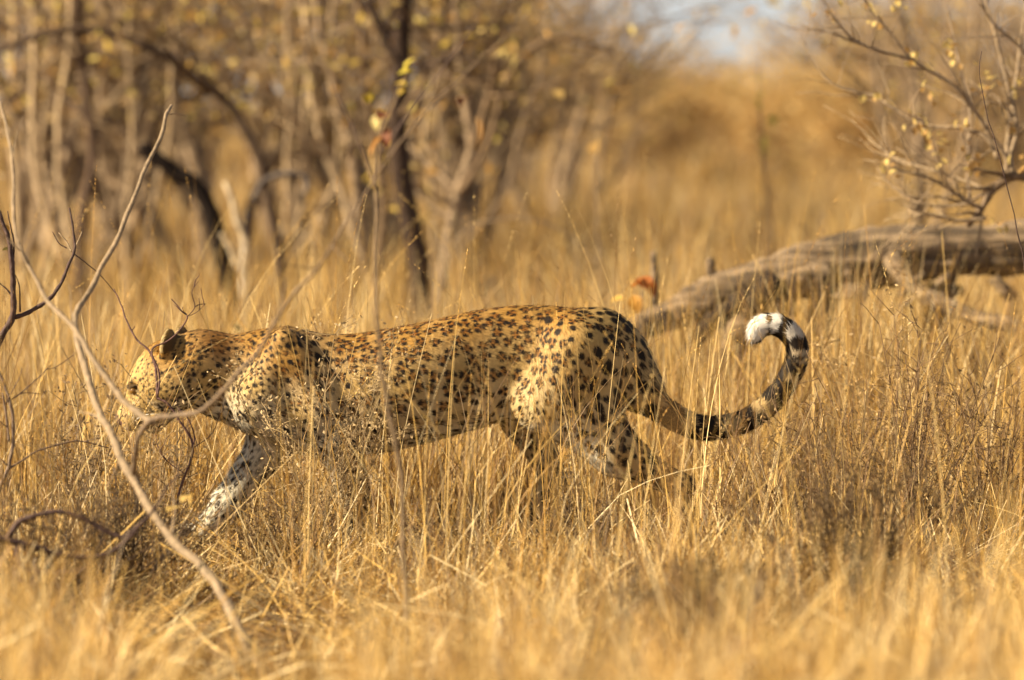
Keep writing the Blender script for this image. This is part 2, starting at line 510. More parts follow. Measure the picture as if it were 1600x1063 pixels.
    # scatter spot centres over the surface
    cand = rng.permutation(len(V))[:30000]
    cp = V[cand]
    spx, spy = cp[:, 0] * S + 800, 860 - cp[:, 2] * S
    sp = idw(spx, spy, SP)
    centres, cinfo = [], []
    cellsz = 0.045; gridh = {}
    for i in range(len(cand)):
        p_ = cp[i]; r = sp[i, 0] / 1000 * rng.uniform(.70, .90)
        key = tuple((p_ // cellsz).astype(int)); ok = True
        for a_ in (-1, 0, 1):
            for b_ in (-1, 0, 1):
                for c_ in (-1, 0, 1):
                    for j in gridh.get((key[0] + a_, key[1] + b_, key[2] + c_), ()):
                        if ((centres[j] - p_) ** 2).sum() < (.5 * (r + cinfo[j][0])) ** 2: ok = False; break
                    if not ok: break
                if not ok: break
            if not ok: break
        if ok:
            ros_ = bool(sp[i, 1] > rng.uniform(.0, .9) or sp[i, 1] > .8)
            if not ros_: r = min(r, .022 if spx[i] < 880 else .027)
            gridh.setdefault(key, []).append(len(centres)); centres.append(p_)
            cinfo.append((r * 1.04, ros_, rng.uniform(0, 6.28), rng.integers(3, 5), rng.uniform(.75, 1.25), cand[i]))
    ck_ = kdtree.KDTree(len(centres))
    for i, p_ in enumerate(centres): ck_.insert(Vector(p_), i)
    ck_.balance()
    cR = np.array([c_[0] for c_ in cinfo]); cT = np.array([c_[1] for c_ in cinfo]); cP = np.array([c_[2] for c_ in cinfo])
    cN = np.array([c_[3] for c_ in cinfo]); cA = np.array([c_[4] for c_ in cinfo]); cI = np.array([c_[5] for c_ in cinfo])
    centres = np.array(centres)
    wv = rng.normal(size=(6, 3)) * 130; wp = rng.uniform(0, 6.28, 6)
    def wob(p_, s_=1.0): return np.sin(p_ @ (wv.T * s_) + wp).sum(1) / 6
    def sst(a_, b_, x_):
        t = np.clip((x_ - a_) / (b_ - a_), 0, 1); return t * t * (3 - 2 * t)
    BLACK = np.array((.020, .013, .009))

    def pelt(p_, n_):
        pxs, pys = p_[:, 0] * S + 800, 860 - p_[:, 2] * S
        base = idw(pxs, pys, BC)
        # belly, inner legs and chest are white
        dn = sst(.45, .9, -n_[:, 2]) * (pys > 600)
        base = base * (1 - dn[:, None]) + np.array(white) * dn[:, None]
        near = np.array([ck_.find(Vector(v))[1] for v in p_])
        fl = np.array([kd.find(Vector(v))[1] for v in p_])
        T = dirs[fl]; T = T - n_ * (T * n_).sum(1)[:, None]; T /= np.linalg.norm(T, axis=1)[:, None] + 1e-6
        B = np.cross(n_, T)
        d = p_ - centres[near]
        r = cR[near]
        uu = (d * T).sum(1) / r + .06 * wob(p_); vv = (d * B).sum(1) / r + .06 * wob(p_[:, [1, 2, 0]])
        uu = uu / np.where(cT[near], 1.08, 1.15 * cA[near]); 
        rho = np.hypot(uu, vv); th = np.arctan2(vv, uu)
        rho = np.maximum(rho, np.linalg.norm(d, axis=1) / r * .8)
        cs_ = np.cos(cN[near] * th + cP[near] + 1.2 * wob(p_, .3))
        ring = np.clip(1.3 * (1 - sst(.165, .215, np.abs(rho - .335 + .05 * wob(p_, .6)))) * sst(-.65, -.25, cs_), 0, 1)
        fill = 1 - sst(.30, .42, rho)
        rs = np.interp(pxs, [250, 420, 820, 900], [.38, .35, .34, .42])
        spot = 1 - sst(rs * cA[near], (rs + .11) * cA[near], rho + .05 * wob(p_, 1.5))
        ros = cT[near]
        och = base * np.array((.66, .42, .20))
        c = base.copy()
        fm = np.where(ros, fill * .85, 0)[:, None]
        c = c * (1 - fm) + och * fm
        bm = np.where(ros, ring, spot)
        def seg_d(a_, b_):
            a_ = np.array(a_, float); b_ = np.array(b_, float); d_ = b_ - a_
            tt = np.clip(((pxs - a_[0]) * d_[0] + (pys - a_[1]) * d_[1]) / (d_ @ d_), 0, 1)
            return np.hypot(pxs - a_[0] - tt * d_[0], pys - a_[1] - tt * d_[1])
        wf = np.maximum(1 - sst(18, 36, seg_d((372, 672), (500, 738))), 1 - sst(10, 24, seg_d((850, 672), (952, 746))))  # sunlit fronts of chest and legs painted in, over fur white itself
        wf = np.maximum(wf, .7 * (1 - sst(26, 46, seg_d((392, 690), (300, 845)))))
        c = c * (1 - wf[:, None]) + np.array((.80, .74, .60)) * wf[:, None]
        bm = bm * (1 - .45 * wf * (pxs > 400))
        # tail: blotches that close to bands, shade painted on the underside, a white tip
        tl = [ktail.find(Vector(v)) for v in p_]
        ti = np.array([t[1] for t in tl]) / 56.0; td = np.array([t[2] for t in tl])
        ontail = (pxs > 985) & (pys < 700) & (td < .06)
        if ontail.any():
            m = ontail
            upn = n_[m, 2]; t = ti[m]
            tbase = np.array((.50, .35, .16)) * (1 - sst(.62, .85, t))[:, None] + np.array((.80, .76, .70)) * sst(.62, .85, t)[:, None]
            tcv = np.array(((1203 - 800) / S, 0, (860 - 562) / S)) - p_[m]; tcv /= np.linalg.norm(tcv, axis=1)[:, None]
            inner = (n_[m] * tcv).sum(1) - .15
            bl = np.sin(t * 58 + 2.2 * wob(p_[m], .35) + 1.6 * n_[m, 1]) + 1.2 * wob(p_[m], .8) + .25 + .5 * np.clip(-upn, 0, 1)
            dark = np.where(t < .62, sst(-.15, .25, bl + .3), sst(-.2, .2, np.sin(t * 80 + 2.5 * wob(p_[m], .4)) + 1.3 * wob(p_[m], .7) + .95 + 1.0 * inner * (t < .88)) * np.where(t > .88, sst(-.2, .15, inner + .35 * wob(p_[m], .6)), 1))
            c[m] = tbase; bm[m] = dark
        # head marks: dark back of the ears, pale rims, dark lips and nose
        for ec, nn, up, l in nrm_e:
            de = p_ - ec
            m = (np.linalg.norm(de, axis=1) < .056) & ((de @ up) > -.008) & (np.abs(de @ nn) < .022)
            back = m & ((n_ @ nn) < .1)
            tip = (de @ up) > .026
            bm[back] = np.where(tip[back], .45, .80 * sst(-.016, -.004, (de @ up)[back]))
            front = m & ((n_ @ nn) >= .1)
            bm[front] *= .25; c[front] = np.array(pale) * .95
        hd = p_ - C
        fa = hd @ f; fb = hd @ u; flt = hd @ lat
        nose = (fa > .153) & (fb > -.03); c[nose] = (.09, .045, .035); bm[nose] = 0
        lip = (fa > .07) & (np.abs(fb + .056) < .005) & (pxs < 260); bm[lip] = .9
        eye = (np.abs(fa - .080) < .015) & (np.abs(fb - .013) < .007) & (np.abs(flt) > .025); bm[eye] = .9
        sm_ = (pxs < 240) & (fa > .08); bm[sm_] *= .6
        c = c * (1 - bm[:, None]) + BLACK * bm[:, None]
        return c, T

    cV, T = pelt(V, N)
    root = empty('leopard', (0, 0, 0))
    setp(root, 'spotted leopard walking through the dry grass with its tail curled up', 'leopard')
    body = obj('body', mesh_data('leopard_body', V, Q, M_fur, cV), root)

    # fur: one tapering tuft per sample, laid along the body
    area = np.linalg.norm(fn, axis=1) * .5
    vis = (N[Q[:, 0], 1] < .45)                       # the far side keeps thinner fur
    w = area * np.where(vis, 1, .25); w /= w.sum()
    NF = 320000
    fi = rng.choice(len(Q), NF, p=w)
    a_, b_ = rng.uniform(size=(2, NF))
    q4 = Q[fi]
    wts = np.stack([(1 - a_) * (1 - b_), a_ * (1 - b_), a_ * b_, (1 - a_) * b_], 1)
    rp = (V[q4] * wts[..., None]).sum(1); rn = (N[q4] * wts[..., None]).sum(1); rn /= np.linalg.norm(rn, axis=1)[:, None]
    rt = (T[q4] * wts[..., None]).sum(1); rt /= np.linalg.norm(rt, axis=1)[:, None] + 1e-6
    rc = np.zeros((NF, 3))
    for s_ in range(0, NF, 60000):
        rc[s_:s_ + 60000] = pelt(rp[s_:s_ + 60000], rn[s_:s_ + 60000])[0]
    rc *= rng.uniform(.80, 1.18, (NF, 1))
    pxs, pys = rp[:, 0] * S + 800, 860 - rp[:, 2] * S
    ln = np.full(NF, .0062)
    ln[pxs < 300] = .007
    ln[pxs < 225] = .004
    ln[(pys > 640) & (pxs > 330) & (pxs < 760)] = .012
    ln[(pxs > 1000) & (pys < 700)] = .014
    ln[(pxs > 1160) & (pys < 560)] = .012
    ln *= rng.uniform(.6, 1.3, NF)
    guard = rng.uniform(size=NF) < .10; ln[guard & (pxs > 300)] *= 1.9
    B = np.cross(rn, rt)
    dirv = rt * .84 + rn * rng.uniform(.16, .42, (NF, 1)) + B * rng.normal(0, .22, (NF, 1))
    dirv /= np.linalg.norm(dirv, axis=1)[:, None]
    wd = (B + rn * rng.normal(0, .3, (NF, 1))) * (.0007 + .0004 * rng.uniform(size=(NF, 1)))
    rp2 = rp - rn * .0008
    FV = np.stack([rp2 + wd, rp2 - wd, rp2 + dirv * ln[:, None]], 1).reshape(-1, 3)
    FF = np.arange(NF * 3).reshape(-1, 3)
    fc = np.repeat(rc, 3, 0)
    fnn = np.repeat(rn * .9 + dirv * .1, 3, 0)
    fur = obj('fur', mesh_data('leopard_fur', FV, FF, M_fur, fc, normals=fnn), root)
    fur['kind'] = 'stuff'
    # eyes and whiskers
    M_eye = mat_plain('eye_amber', (.20, .10, .02), .08, .8)
    for l in (1, -1):
        bf = Buf()
        c_ = H(.078, .013, .036 * l)
        th, ph = np.meshgrid(np.linspace(0, math.pi, 9), np.linspace(0, 2 * math.pi, 13)[:-1], indexing='ij')
        sv = np.stack([np.sin(th) * np.cos(ph), np.sin(th) * np.sin(ph), np.cos(th)], -1).reshape(-1, 3) * .0105 + c_
        i = np.arange(8)[:, None] * 12 + np.arange(12)[None]; j = np.arange(8)[:, None] * 12 + (np.arange(12)[None] + 1) % 12
        bf.add(sv, np.stack([i, j, j + 12, i + 12], -1).reshape(-1, 4), (.2, .1, .02))
        obj('eye', bf.data('eye', M_eye), root)
    for l in (1, -1):
        for k_ in range(6):
            bf = Buf()
            s_ = H(.130 - .006 * (k_ % 3), -.034 - .006 * (k_ // 2), .041 * l)
            e_ = s_ + lat * l * .055 - f * (.02 + .01 * k_) - u * (.012 * (k_ - 2)); m_ = (s_ + e_) / 2 + u * .008
            tube(bf, catmull([s_, m_, e_], 5), np.linspace(.0006, .0002, 5), 4, (.8, .78, .72))
            obj('whisker', bf.data('whisker', M_fur), root)
    return root
leopard = build_leopard()

# ================================================================== VEGETATION KIT
def leaf_shape(L=.03, w=.011, curl=.006):
    """a folded, slightly curled leaf along +x, 8 quads"""
    n = 5
    t = np.linspace(0, 1, n); ww = w * np.sin(np.pi * np.clip(t * .94 + .04, 0, 1)) ** .8
    mid = np.stack([t * L, 0 * t, -curl * t * t], 1)
    l = mid + np.stack([0 * t, ww, ww * .45], 1); r = mid + np.stack([0 * t, -ww, ww * .45], 1)
    V = np.vstack([l, mid, r]); F = []
    for i in range(n - 1):
        F += [(i, n + i, n + i + 1, i + 1), (n + i, 2 * n + i, 2 * n + i + 1, n + i + 1)]
    return V, np.array(F)

_leafcache = {}
def leaf_data(L, w, color):
    key = (round(L, 3), round(w, 3), tuple(np.round(color, 2)))
    if key not in _leafcache:
        V, F = leaf_shape(L, w, L * .25)
        _leafcache[key] = mesh_data('leaf', V, F, M_leaf, np.tile(color, (len(V), 1)))
    return _leafcache[key]

def add_leaf(parent, pos, L=.03, w=.012, color=(.55, .36, .10), rot=None):
    o = obj('leaf', leaf_data(L, w, color), parent)
    o.location = np.asarray(pos) - np.asarray(parent_origin(parent))
    o.rotation_euler = rot if rot is not None else (rng.uniform(-.6, .6), rng.uniform(-1.2, 1.3), rng.uniform(0, 6.28))
    return o

def parent_origin(p):
    v = np.zeros(3)
    while p is not None:
        v += np.array(p.location); p = p.parent
    return v

def wander(path, amp, n):
    p = catmull(path, n)
    L = np.linalg.norm(p[-1] - p[0]) + 1e-6
    nz = rng.normal(0, amp * L / n ** .5, (n, 3)).cumsum(0)
    nz -= np.linspace(0, 1, n)[:, None] * nz[-1]
    return p + nz

def grow(buf, start, d, length, rad, depth, ends, col, kids=(3, 5), spread=.75, droop=0.0, wig=.10, sides=5, tipcol=None):
    """one branch and, from it, its finer branches"""
    d = d / np.linalg.norm(d)
    n = 7 if depth > 1 else 5 if depth else 4
    p = [start]; dd = d.copy()
    for i in range(n - 1):
        dd = dd + rng.normal(0, wig, 3) + np.array((0, 0, -droop if depth < 2 else .03)); dd /= np.linalg.norm(dd)
        p.append(p[-1] + dd * length / (n - 1))
    p = np.array(p)
    r = np.linspace(rad, rad * (.55 if depth else .35), n)
    tube(buf, p, r, sides if depth > 1 else (4 if depth else 4), col if depth or tipcol is None else tipcol)
    if depth == 0:
        ends.append((p[-1], dd)); ends.append((p[n // 2], dd)); return
    for k in range(rng.integers(*kids)):
        t = rng.uniform(.3, 1.0); i = min(int(t * (n - 1)), n - 1)
        ang = rng.uniform(0, 6.28)
        nd = dd + spread * np.array((math.cos(ang), math.sin(ang), rng.uniform(-.35, .75)))
        grow(buf, p[i], nd, length * rng.uniform(.5, .78), r[i] * rng.uniform(.45, .68), depth - 1, ends, col, kids, spread, droop, wig, sides, tipcol)
    ends.append((p[-1], dd))

def crown_mesh(name, ends, per, size, colors, jitter=.08):
    """many small dry leaves about the twig ends"""
    E = np.array([e[0] for e in ends]); n = len(E) * per
    c = np.repeat(E, per, 0) + rng.normal(0, jitter, (n, 3))
    a = rng.normal(size=(n, 3)); a /= np.linalg.norm(a, axis=1)[:, None]
    b = np.cross(a, rng.normal(size=(n, 3))); b /= np.linalg.norm(b, axis=1)[:, None]
    nn = np.cross(a, b)
    s = size * rng.uniform(.6, 1.4, (n, 1))
    V = np.stack([c - a * s, c + b * s * .45 + nn * s * .2, c + a * s, c - b * s * .45 + nn * s * .2], 1).reshape(-1, 3)
    colr = np.array(colors)[rng.integers(0, len(colors), n)] * rng.uniform(.7, 1.2, (n, 1))
    return mesh_data(name, V, np.arange(4 * n).reshape(-1, 4), M_leaf, np.repeat(colr, 4, 0), smooth=False)

BROWN = (.18, .12, .07); GREY = (.27, .195, .125); PALE = (.44, .325, .20); DARK = (.045, .028, .020); PURP = (.13, .085, .07)
DRY = [(.60, .38, .10), (.50, .28, .07), (.64, .47, .17), (.62, .44, .08), (.56, .44, .12)]

def traced_tree(name, label, cat, y, stems, col=BROWN, depth=2, kids=(2, 4), leaves=2, lsize=.022, blen=.75, group=None, lcol=DRY, spread=.8):
    """stems: list of (pixel path, r0, r1, colour); the first begins at the ground"""
    base = G(stems[0][0][0][0], y)
    root = empty(name, base)
    setp(root, label, cat, group)
    first = None; ends = []; brb = Buf()
    for path, r0, r1, c in stems:
        yv = y + rng.uniform(-.15, .15)
        pts = [P(a, b, yv) for a, b in path]
        if first is None: pts = [base + np.array((0, 0, -.03))] + pts
        pts = np.array(pts) - base
        n = max(10, 4 * len(pts)); p = wander(pts, .012, n)
        bf = Buf(); rr = np.linspace(r0, r1, n)
        rr = rr * .86
        tube(bf, p, rr, 8, c, rough=.08)
        o = obj('trunk' if first is None else 'limb', bf.data(name, M_bark), root)
        if first is None: first = o
        if depth >= 0 and blen > 0:
            for k in range(int(rng.integers(3, 6))):
                t = rng.uniform(.35, 1); i = min(int(t * (n - 1)), n - 1)
                d = np.array((rng.normal(0, .8), rng.normal(0, .8), rng.uniform(0, 1)))
                grow(brb, p[i], d, blen * rng.uniform(.5, 1), rr[i] * .5, depth, ends, c, kids, spread)
    if ends:
        obj('branches', brb.data('branches', M_bark), root)['kind'] = 'stuff'
        if leaves: obj('crown', crown_mesh('crown', ends, leaves, lsize, lcol), root)
    return root
# ================================================================== BACKGROUND TREES, traced
TG = 'bare trees behind the leopard'
traced_tree('bare_tree', 'dark straight tree trunk rising behind the middle of the leopard', 'tree', 9.0, [
    ([(662, 470), (655, 395), (640, 320), (626, 230), (628, 130), (632, 40), (640, -60), (650, -200)], .060, .036, DARK),
    ([(632, 120), (600, 60), (575, -20), (560, -120)], .022, .012, DARK),
    ([(628, 180), (665, 120), (690, 40), (720, -60)], .018, .010, BROWN)], group=TG, leaves=1, lsize=.026)
traced_tree('bare_tree', 'pale forked tree with crooked grey stems right of the dark straight trunk', 'tree', 9.8, [
    ([(690, 470), (705, 390), (722, 300), (738, 230), (722, 150), (712, 60), (716, -80)], .040, .022, GREY),
    ([(722, 300), (752, 250), (775, 190), (800, 110), (850, 66), (905, 64), (960, 82)], .024, .012, BROWN),
    ([(738, 230), (760, 150), (775, 60), (800, -60)], .020, .012, BROWN)], group=TG, leaves=1, lsize=.026)
traced_tree('bare_tree', 'clump of pale slender stems left of the dark straight trunk', 'tree', 10.5, [
    ([(585, 460), (560, 370), (545, 260), (520, 150), (500, 40), (480, -120)], .035, .020, GREY),
    ([(575, 430), (530, 300), (492, 190), (478, 70), (470, -80)], .026, .016, PALE),
    ([(588, 430), (596, 330), (592, 240), (570, 120), (560, 0), (545, -120)], .030, .016, BROWN),
    ([(540, 250), (560, 160), (600, 90), (610, -60)], .018, .012, PALE)], group=TG, leaves=1, lsize=.026)
traced_tree('bent_tree', 'dark arching tree bowed over towards the pale stems', 'tree', 10.0, [
    ([(436, 440), (418, 330), (398, 245), (362, 180), (305, 118), (225, 72), (130, 46), (40, 60), (-60, 110)], .034, .020, (.09, .06, .04)),
    ([(300, 116), (270, 60), (250, -40)], .018, .010, BROWN),
    ([(200, 66), (160, 0), (130, -90)], .018, .010, BROWN)], group=TG, leaves=1, lsize=.026)
traced_tree('dead_stump', 'charred crooked dead stump leaning over the grass', 'stump', 8.6, [
    ([(362, 480), (350, 405), (340, 365), (326, 322), (303, 288), (268, 266), (240, 244), (222, 230)], .052, .034, (.012, .007, .005))], depth=-1, blen=0)
traced_tree('dead_branch', 'pale peeling dead fork standing beside the charred stump', 'branch', 8.4, [
    ([(385, 480), (380, 420), (384, 380), (370, 345), (364, 318), (352, 286)], .020, .013, (.62, .50, .34)),
    ([(380, 420), (384, 350), (398, 305), (415, 282), (450, 272), (480, 282), (476, 308)], .018, .012, (.12, .10, .09)),
    ([(372, 420), (360, 390), (346, 366)], .014, .010, (.60, .48, .32))], depth=-1, blen=0)
traced_tree('bare_tree', 'dark thin tree behind the leopard head with pale stems beside it', 'tree', 10.8, [
    ([(128, 440), (132, 330), (146, 240), (136, 150), (124, 60), (118, -100)], .032, .020, (.10, .065, .045)),
    ([(115, 420), (95, 300), (88, 200), (104, 90), (112, -60)], .024, .015, PALE),
    ([(105, 420), (62, 300), (48, 190), (52, 60), (40, -100)], .026, .016, PALE)], group=TG, leaves=1, lsize=.026)
traced_tree('bare_tree', 'cluster of pale leaning stems at the edge beside the foreground branch', 'tree', 11.6, [
    ([(30, 430), (22, 300), (10, 180), (18, 60), (10, -80)], .030, .018, PALE),
    ([(35, 420), (60, 320), (40, 220), (-10, 120), (-30, 0)], .024, .015, GREY),
    ([(25, 420), (-10, 300), (-40, 180), (-50, 0)], .024, .015, BROWN)], group=TG, leaves=1, lsize=.026)
traced_tree('bare_tree', 'grey upright stems showing through the leafy shrub', 'tree', 13.0, [
    ([(1440, 400), (1436, 300), (1430, 200), (1418, 100), (1400, 0), (1390, -100)], .032, .018, GREY),
    ([(1450, 380), (1500, 240), (1520, 100), (1530, -80)], .024, .014, GREY),
    ([(1440, 360), (1385, 220), (1368, 90), (1350, -80)], .022, .012, GREY)], group=TG, leaves=2)
traced_tree('bare_sapling_clump', 'row of thin pale upright stems behind the arching tree', 'tree', 12.4, [
    ([(200, 430), (196, 330), (206, 220), (198, 100), (206, -60)], .016, .010, PALE),
    ([(180, 420), (170, 300), (160, 180), (168, 60), (150, -60)], .014, .009, GREY),
    ([(215, 420), (240, 300), (262, 200), (270, 60), (290, -60)], .014, .009, PALE),
    ([(190, 420), (75, 280), (70, 160), (84, 40), (80, -60)], .014, .009, PALE)], group=TG, leaves=1, depth=1)
traced_tree('bare_sapling_clump', 'row of thin pale upright stems between the charred stump and the slender stems', 'tree', 12.8, [
    ([(440, 420), (446, 320), (456, 200), (448, 100), (452, -60)], .016, .010, PALE),
    ([(448, 420), (478, 300), (476, 190), (486, 60), (480, -60)], .014, .009, PALE),
    ([(436, 420), (410, 300), (420, 180), (405, 60), (410, -60)], .013, .008, GREY),
    ([(450, 420), (520, 300), (528, 180), (515, 60), (530, -60)], .014, .009, PALE)], group=TG, leaves=1, depth=1)
traced_tree('bare_sapling_clump', 'thin grey upright stems between the two dark trunks', 'tree', 12.2, [
    ([(672, 420), (676, 320), (664, 200), (680, 100), (676, -60)], .014, .009, PALE),
    ([(680, 420), (700, 320), (690, 200), (700, 80), (690, -60)], .012, .008, GREY),
    ([(690, 420), (790, 300), (812, 200), (840, 120), (850, 0)], .012, .007, GREY)], group=TG, leaves=1, depth=1)
traced_tree('dead_stick', 'thin bowed dead stick arching over grass behind the leopard back', 'stick', 7.0, [
    ([(700, 420), (722, 362), (760, 346), (810, 342), (860, 352), (900, 378), (940, 420)], .006, .004, GREY)], depth=-1, blen=0)

# ------------------------------------------------------------------ thicket behind, built once per kind and copied
def make_bush(height, nst, depth, leaves, lsize, lcol, col, seed, spread=.75):
    bf = Buf(); ends = []
    for k in range(nst):
        a = rng.uniform(0, 6.28); s = rng.uniform(.05, .5)
        d = np.array((math.cos(a) * s, math.sin(a) * s, 1))
        c = np.array(col) * rng.uniform(.6, 1.3)
        grow(bf, np.array((math.cos(a), math.sin(a), 0)) * rng.uniform(0, .25) - np.array((0, 0, .03)), d, height * rng.uniform(.40, .62), height * .012 * rng.uniform(.7, 1.3), depth, ends, c, (3, 6), spread, wig=.13)
    return bf.data('bush_trunk', M_bark), crown_mesh('bush_crown', ends, leaves, lsize, lcol, jitter=.10)
KINDS = [
    make_bush(3.4, 7, 3, 1, .034, [(.46, .30, .12), (.40, .24, .09), (.56, .40, .18), (.40, .30, .12)], GREY, 1),
    make_bush(3.0, 6, 3, 1, .034, [(.54, .34, .10), (.60, .40, .12), (.42, .25, .08)], GREY, 2),
    make_bush(2.0, 7, 3, 3, .036, [(.56, .37, .14), (.50, .31, .11), (.62, .45, .21), (.48, .37, .15)], PALE, 3, .9),
    make_bush(1.7, 7, 3, 3, .036, [(.56, .36, .13), (.50, .29, .09), (.60, .42, .18)], PALE, 4, 1.0),
]
NM = ['tall grey thicket tree', 'tall amber leaved thicket tree', 'rounded brown thorn bush', 'low rusty leaved thorn bush']
used_first = set()
PLACES = [(0, 60, 15, .95, 'behind the pale stems at the edge'), (1, 190, 17, .9, 'behind the arching tree'), (0, 330, 16, 1.0, 'behind the charred stump'),
          (1, 470, 18, 1.0, 'behind the pale slender stems'), (0, 600, 17, 1.0, 'behind the dark straight trunk'), (1, 730, 19, .9, 'behind the crooked forked tree'),
          (0, 860, 24, .85, 'at the gap where the sky begins'), (1, 280, 26, 1.1, 'deep behind the arching tree'), (1, 130, 21, 1.0, 'deep behind the dark thin tree'), (0, 790, 30, 1.0, 'deep behind the forked tree'),
          (2, 960, 38, 1.1, 'left of the sky gap'), (3, 1050, 44, 1.0, 'under the left of the pale sky'), (2, 1140, 50, .86, 'under the middle of the pale sky'), (3, 1230, 46, .98, 'under the brightest sky'),
          (2, 1320, 42, 1.08, 'right of the brightest sky'), (3, 1400, 40, 1.0, 'behind the tips of the leafy shrub'), (2, 1490, 38, 1.25, 'behind the leafy shrub'), (1, 1580, 30, .95, 'behind the leafy shrub at the edge'),
          (0, 1470, 34, 1.05, 'deep behind the leafy shrub'), (3, 1000, 60, 1.1, 'far off left of the sky gap'), (2, 1190, 66, .92, 'far off below the sky'), (3, 1110, 70, 1.12, 'far off below the pale sky'),
          (2, 1290, 62, 1.2, 'far off right of the sky'), (2, 900, 55, 1.2, 'far off beyond the forked tree'), (1, 1380, 55, 1.0, 'far off beyond the shrub tips'), (3, 820, 48, 1.3, 'between the forked tree and the far bushes')]
for kind, px_, y_, s_, where in PLACES:
    b_ = G(px_, y_)
    r_ = empty('thicket_tree' if kind < 2 else 'thorn_bush', b_)
    r_.rotation_euler = (0, 0, rng.uniform(0, 6.28)); r_.scale = (s_ * rng.uniform(.95, 1.2), s_ * rng.uniform(.95, 1.2), s_)
    setp(r_, NM[kind] + ' ' + where, 'tree' if kind < 2 else 'bush', 'thicket behind the clearing')
    obj('trunk', KINDS[kind][0], r_); obj('crown', KINDS[kind][1], r_)

# far woodland reading as one brown mass
def far_wood():
    n = 40000
    x = rng.uniform(-60, 60, n); y = rng.uniform(80, 170, n)
    x = x * (y / 100)
    top = .9 + .4 * np.sin(x * .45) + .4 * np.sin(x * 1.1 + y * .2) + .35 * np.sin(x * 2.3)
    z = np.abs(rng.normal(0, .5, n)) * 1.1 * top
    c = np.stack([x, y, np.minimum(z, top * 1.6)], 1)
    a = rng.normal(size=(n, 3)); a /= np.linalg.norm(a, axis=1)[:, None]
    b = np.cross(a, rng.normal(size=(n, 3))); b /= np.linalg.norm(b, axis=1)[:, None]
    s = .16 * rng.uniform(.5, 1.3, (n, 1))
    V = np.stack([c - a * s, c + b * s * .5, c + a * s, c - b * s * .5], 1).reshape(-1, 3)
    col = np.array([(.60, .41, .19), (.54, .36, .16), (.66, .48, .25), (.52, .41, .20)])[rng.integers(0, 4, n)]
    setp(obj('far_woodland', mesh_data('far_woodland', V, np.arange(4 * n).reshape(-1, 4), M_leaf, np.repeat(col, 4, 0), smooth=False)),
         'far brown woodland along the horizon under the sky', 'woodland', kind='stuff')
far_wood()

